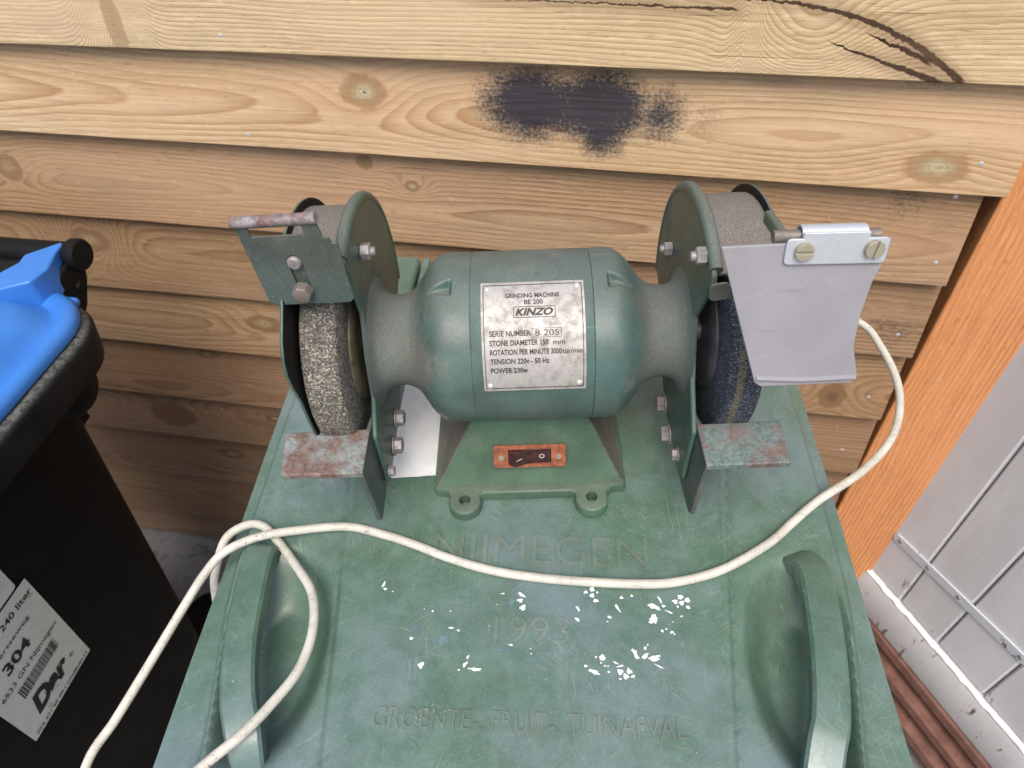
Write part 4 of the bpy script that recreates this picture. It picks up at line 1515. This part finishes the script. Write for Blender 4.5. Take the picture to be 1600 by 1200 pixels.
for side in (-1, 1):
    L_ = side < 0
    xi = -0.1075 if L_ else 0.1175               # inner face of the cheek
    RG = 0.1068 if L_ else 0.1045
    def X(t):
        return xi + side * t
    # inner cheek: arc, cut front and the arm that carries the tool rest
    pts = arc(YA, ZA, RG, -12, 111 if L_ else 119, 44) + CHEEK[side]
    guard_plate(*(sorted((X(0.0), X(0.0040)))), pts, m_guard, side)
    # rounded rim bead along the arc
    bm = bmesh.new()
    path = [Vector((X(0.0035), YA + (RG - 0.0012) * math.cos(math.radians(t)), ZA + (RG - 0.0012) * math.sin(math.radians(t)))) for t in range(-12, 111 if L_ else 119, 3)]
    tube(bm, path, 0.0044, 12)
    obj('guard_rim', bm, m_guard, gr)
    # band
    xo = -0.1478 if L_ else 0.1612
    bm = bmesh.new()
    A_ = []
    prof = arc(0, 0, RG - 0.006, -14, 110 if L_ else 117, 60)
    prof_i = arc(0, 0, RG - 0.009, -14, 110 if L_ else 117, 60)
    xa, xb = X(0.0035), xo
    for (y, z), (y2, z2) in zip(prof, prof_i):
        A_.append([bm.verts.new((xa, YA + y, ZA + z)), bm.verts.new((xb, YA + y, ZA + z)), bm.verts.new((xb, YA + y2, ZA + z2)), bm.verts.new((xa, YA + y2, ZA + z2))])
    for P_, Q_ in zip(A_, A_[1:]):
        for k in range(4):
            bm.faces.new([P_[k], P_[(k + 1) % 4], Q_[(k + 1) % 4], Q_[k]])
    bm.faces.new(A_[0]); bm.faces.new(A_[-1])
    obj('guard_band', bm, m_band, gr, angle=40)
    # outer cover
    pts = arc(YA, ZA, RG, -25, 112 if L_ else 112, 60) + COVER[side]
    a, b = sorted((xo, xo + side * 0.0030))
    oc = guard_plate(a, b, pts, [m_guard, m_black], side, 'guard_cover')
    for p in oc.data.polygons:
        if p.normal.x * side < -0.5:
            p.material_index = 1
    # grinding wheel
    w0, w1 = (-0.1462, -0.1212) if L_ else (0.1358, 0.1598)
    bm = bmesh.new()
    rw = 0.0755
    rn = random.Random(5 + side)
    lathe(bm, [(w0, 0.018), (w0, 0.05), (w0, rw - 0.003), (w0 + 0.0012, rw - 0.0008), (w0 + 0.004, rw), (w0 + 0.010, rw + 0.0003), (w1 - 0.009, rw + 0.0002), (w1 - 0.004, rw - 0.0003), (w1 - 0.001, rw - 0.0016), (w1, rw - 0.004), (w1, 0.05), (w1, 0.018)], 'x', (0, YA, ZA), 120,
          fn=lambda t, a, r: r + (rn.uniform(-0.0003, 0.0003) if r > 0.07 else 0))
    wh = obj('grinding_wheel', bm, m_stone_l if L_ else m_stone_r, gr, angle=50)
    bm = bmesh.new()
    f0 = w1 if L_ else w0
    d_ = 1 if L_ else -1
    lathe(bm, [(f0, 0.044), (f0 + d_ * 0.0014, 0.044), (f0 + d_ * 0.0030, 0.041), (f0 + d_ * 0.0034, 0.030), (f0 + d_ * 0.0034, 0.010)], 'x', (0, YA, ZA), 48)
    obj('flange', bm, simple('flange paper' if L_ else 'flange iron', (0.15, 0.135, 0.085) if L_ else (0.095, 0.095, 0.105), 0.5, 0.3, 0.3, 80), wh, angle=35)
    bm = bmesh.new()
    lathe(bm, [(min(w0, xi), 0.008), (max(w1, xi), 0.008)], 'x', (0, YA, ZA), 20)
    obj('spindle', bm, m_steel, gr)
    # fixings on the inner face
    inw = -side
    def bo(y, z, spin, sc=1.0, kind='b'):
        fix(kind, (xi + inw * 0.0002, y, z), 1 if side < 0 else -1, spin, sc)
    if L_:
        bo(0.0560, 0.0545, 0.3); bo(0.0320, 0.0485, 0.1); bo(0.0040, 0.0520, 0.4, 0.62)
        bo(0.0721, 0.2108, 0.2, 1.0, 'n')
    else:
        bo(0.0695, 0.0470, 0.2); bo(0.0411, 0.0410, 0.5); bo(0.0095, 0.0550, 0.1, 0.7)
        bo(0.0352, 0.2243, 0.4, 1.0, 'n'); bo(0.124, 0.165, 0.1, 0.95, 'n')
    # tool rest: bent plate
    bm = bmesh.new()
    prism(bm, REST[side], 'z', 0.1004, 0.1060)
    prism(bm, FLANGE[side], 'x', *sorted((X(0.0042), X(0.0080))))
    tr = obj('tool_rest', bm, [m_rest_l if L_ else m_rest_r, m_bracket], gr, bevel=0.0013, seg=2)
    for p in tr.data.polygons:
        if p.center.z < 0.1003 or abs(p.normal.x) > 0.9:
            p.material_index = 1
# spare lug and nut under the left rest
bm = bmesh.new()
prism(bm, rrect(-0.160, -0.1165, 0.0880, 0.1005, 0.003), 'y', -0.026, -0.006)
obj('rest_lug', bm, m_guard, gr, bevel=0.001)
bm = bmesh.new()
lathe(bm, [(0.0, 0.0066), (0.0012, 0.0066), (0.0014, 0.0052), (0.0052, 0.0050), (0.0056, 0.0044)], 'z', n=12)
o = obj('nut', bm, m_dome, gr, bevel=0.0004)
o.location = (-0.152, -0.018, 0.0885)
o.rotation_euler = (PI, 0, 0)

# left shield bracket: slotted plate with a window and a rolled rusty top
bm = bmesh.new()
BW = 0.0272
def plate_with_holes(bm, outer, holes, y0, y1):
    prev = None
    for y in (y0, y1):
        loops, es = [], []
        for L in [outer] + holes:
            v2 = [bm.verts.new((x, y, z)) for x, z in L]
            loops.append(v2)
            for k in range(len(v2)):
                es.append(bm.edges.new((v2[k], v2[(k + 1) % len(v2)])))
        bmesh.ops.triangle_fill(bm, use_beauty=True, use_dissolve=False, edges=es)
        if prev:
            for A, B in zip(prev, loops):
                for k in range(len(A)):
                    bm.faces.new([A[k], A[(k + 1) % len(A)], B[(k + 1) % len(B)], B[k]])
        prev = loops
outer = [(-0.0275, 0.030), (-0.0265, -0.0262), (-0.0235, -0.0290), (0.0235, -0.0290), (0.0265, -0.0262), (0.0275, 0.0120), (0.0245, 0.0125), (0.0235, 0.0160), (0.0205, 0.0165), (0.0195, 0.030)]
win = [(-0.0205, 0.0190), (-0.0205, 0.0245), (0.0105, 0.0245), (0.0105, 0.0190)]
slot = [(x - 0.001, z - 0.006) for x, z in arc(0, 0.0075, 0.0043, 0, 180, 8) + arc(0, -0.0085, 0.0043, 180, 360, 8)]
plate_with_holes(bm, outer, [win, slot], -0.0008, 0.0008)
brk = obj('shield_bracket', bm, m_bracket, gr, bevel=0.0004)
BRK_LOC, BRK_TILT = Vector((-0.1318, 0.0185, 0.2430)), -0.027
brk.location = BRK_LOC
brk.rotation_euler = (BRK_TILT, -0.080, -0.085)
brk.scale = (1.05, 1.05, 1.05)
bm = bmesh.new()
tube(bm, [Vector((-0.0285, 0.0, 0.0285)), Vector((0.0, 0.0, 0.0285)), Vector((0.0205, 0.0, 0.0285))], 0.0033, 14)
obj('rolled_edge', bm, m_rustbar, brk)
bm = bmesh.new()
lathe(bm, [(0.0, 0.0064), (-0.0016, 0.0064), (-0.0060, 0.0058), (-0.0068, 0.0040), (-0.0068, 0.0)], 'y', n=7, closed=False)
bb = obj('bolt', bm, m_dome, brk, bevel=0.0008)
bb.location = (-0.002, -0.0009, -0.0185)
bm = bmesh.new()
lathe(bm, [(0.0035, 0.0044), (-0.0006, 0.0044), (-0.0020, 0.0034), (-0.0022, 0.0)], 'y', n=16, closed=False)
b2 = obj('bolt', bm, m_bolt, brk)
b2.location = (-0.0015, 0.0, 0.0005)
# strap from bracket back to the guard
bm = bmesh.new()
prism(bm, [(0.0205, 0.222), (0.0205, 0.252), (0.0235, 0.252), (0.0235, 0.2265), (0.050, 0.2335), (0.050, 0.2290), (0.0235, 0.222)], 'x', -0.139, -0.128)
obj('bracket_strap', bm, m_bracket, gr, bevel=0.0006)

# right eye shield
es_ = empty('eye_shield', (0, 0, 0))
es_.parent = gr
S_TOP = Vector((0.1525, -0.0240, 0.2740))
def shp(x, z):      # plane coordinates to local mesh: x across, z down the pane (negative)
    return (x, z)
pane = [(-0.0465, 0.0000), (0.0390, 0.0030), (0.0388, -0.0060), (0.0352, -0.0220), (0.0338, -0.0420), (0.0350, -0.0620), (0.0400, -0.0770), (0.0415, -0.0815), (0.0395, -0.0865), (-0.0125, -0.0885), (-0.0165, -0.0855)]
bm = bmesh.new()
prism(bm, pane, 'y', -0.0012, 0.0012)
pn = obj('pane', bm, m_perspex, es_, bevel=0.0006)
bm = bmesh.new()
tube(bm, [Vector((-0.0160, -0.0012, -0.0825)), Vector((0.010, -0.0012, -0.0838)), Vector((0.0405, -0.0012, -0.0825))], 0.0016, 8)
obj('pane_lip', bm, m_perspex, pn)
bm = bmesh.new()
cl = rrect(-0.0140, 0.0375, -0.0098, 0.0045, 0.0025)
cl = cl[:5] + [(0.0270, 0.0045), (0.0270, 0.0078), (-0.0062, 0.0078), (-0.0062, 0.0045)] + cl[5:]
prism(bm, cl, 'y', -0.0032, -0.0014)
cp = obj('clamp', bm, m_zinc, es_, bevel=0.0005)
bm = bmesh.new()
prism(bm, arc(0.0040, 0.0030, 0.0062, 205, -20, 14) + arc(0.0040, 0.0030, 0.0050, -20, 205, 14), 'x', -0.0062, 0.0270)
obj('clamp_roll', bm, m_zinc, cp, bevel=0.0002)
bm = bmesh.new()
tube(bm, [Vector((-0.0195, 0.0040, 0.0032)), Vector((0.01, 0.0040, 0.0032)), Vector((0.0345, 0.0040, 0.0032))], 0.0034, 16)
obj('pivot_rod', bm, m_dome, es_, angle=40)
bm = bmesh.new()
prism(bm, rrect(-0.0165, -0.0115, -0.002, 0.0060, 0.002), 'y', 0.006, 0.034)
obj('pivot_arm', bm, m_guard, es_, bevel=0.001)
slot_screw('screw', 0.0048, 0.0030, m_screw, es_, (-0.0050, -0.0032, -0.0018), (PI / 2, 0, 0), 0.0)
slot_screw('screw', 0.0048, 0.0030, m_screw, es_, (0.0300, -0.0032, -0.0012), (PI / 2, 0, 0), PI / 2 - 0.15)
es_.location = S_TOP
es_.rotation_euler = (math.radians(-12), 0, math.radians(-1.5))
bm = bmesh.new()
prism(bm, rrect(-0.009, 0.007, -0.006, 0.008, 0.004), 'y', 0.0, 0.003)
o = obj('guard_tab', bm, m_band, gr, bevel=0.0008)
o.scale = (0.8, 0.8, 0.8)
o.location = (0.1225, 0.008, 0.2165)
o.rotation_euler = (-0.25, 0, 0.15)

# power cable, in bin lid coordinates turned into grinder coordinates
C1 = [(0.03, 0.435, 0.030), (0.05, 0.470, 0.015), (0.09, 0.530, 0.004), (0.15, 0.565, 0.004), (0.22, 0.580, 0.004), (0.285, 0.575, 0.004), (0.323, 0.55, 0.004), (0.332, 0.518, 0.004), (0.334, 0.475, 0.004), (0.325, 0.435, 0.004), (0.305, 0.398, 0.004), (0.272, 0.365, 0.004), (0.232, 0.337, 0.004), (0.207, 0.316, 0.004),
      (0.183, 0.295, 0.004), (0.145, 0.272, 0.004), (0.111, 0.261, 0.004), (0.082, 0.258, 0.004), (0.034, 0.259, 0.004), (-0.005, 0.262, 0.004), (-0.035, 0.267, 0.004), (-0.066, 0.276, 0.004), (-0.092, 0.286, 0.004),
      (-0.12, 0.295, 0.004), (-0.152, 0.301, 0.005), (-0.192, 0.293, 0.010), (-0.22, 0.284, 0.013), (-0.243, 0.273, 0.009), (-0.256, 0.258, 0.002), (-0.268, 0.236, -0.008), (-0.288, 0.193, -0.025), (-0.308, 0.162, -0.045), (-0.331, 0.137, -0.07),
      (-0.350, 0.10, -0.12), (-0.352, 0.06, -0.22), (-0.335, 0.03, -0.33), (-0.305, 0.06, -0.40), (-0.285, 0.13, -0.36), (-0.275, 0.20, -0.24), (-0.268, 0.24, -0.10),
      (-0.262, 0.261, -0.035), (-0.26, 0.273, -0.02), (-0.253, 0.292, -0.004), (-0.237, 0.301, 0.003), (-0.222, 0.301, 0.003), (-0.205, 0.287, 0.003), (-0.186, 0.267, 0.005), (-0.167, 0.245, 0.008), (-0.159, 0.226, 0.009),
      (-0.156, 0.204, 0.010), (-0.159, 0.181, 0.012), (-0.168, 0.16, 0.016), (-0.181, 0.138, 0.020), (-0.202, 0.116, 0.020), (-0.225, 0.092, 0.012), (-0.250, 0.060, -0.01), (-0.268, 0.03, -0.06), (-0.272, 0.015, -0.13)]
MB_ = Matrix.Translation(Vector((-0.01954, -0.00247, 1.07))) @ Matrix.Rotation(AB, 4, 'Z')
MG_ = Matrix.Translation(Vector((-0.0647, 0.3187, 1.0715))) @ Matrix.Rotation(AG, 4, 'Z')
MX = MG_.inverted() @ MB_
path = [MX @ p for p in catmull(C1, 10)]
bm = bmesh.new()
tube(bm, path, 0.0035, 16)
cb = obj('power_cable', bm, m_cable, gr)
cb['label'] = 'grubby white power cable looping over the lid'
bm = bmesh.new()
e = path[-1]
tube(bm, [e + Vector((0, 0, 0.002)), e + Vector((0, 0, -0.012)), e + Vector((0, 0, -0.05))], lambda t: 0.008 + 0.010 * sst(t, 0.1, 0.6), 20)
obj('plug', bm, m_cable, cb)
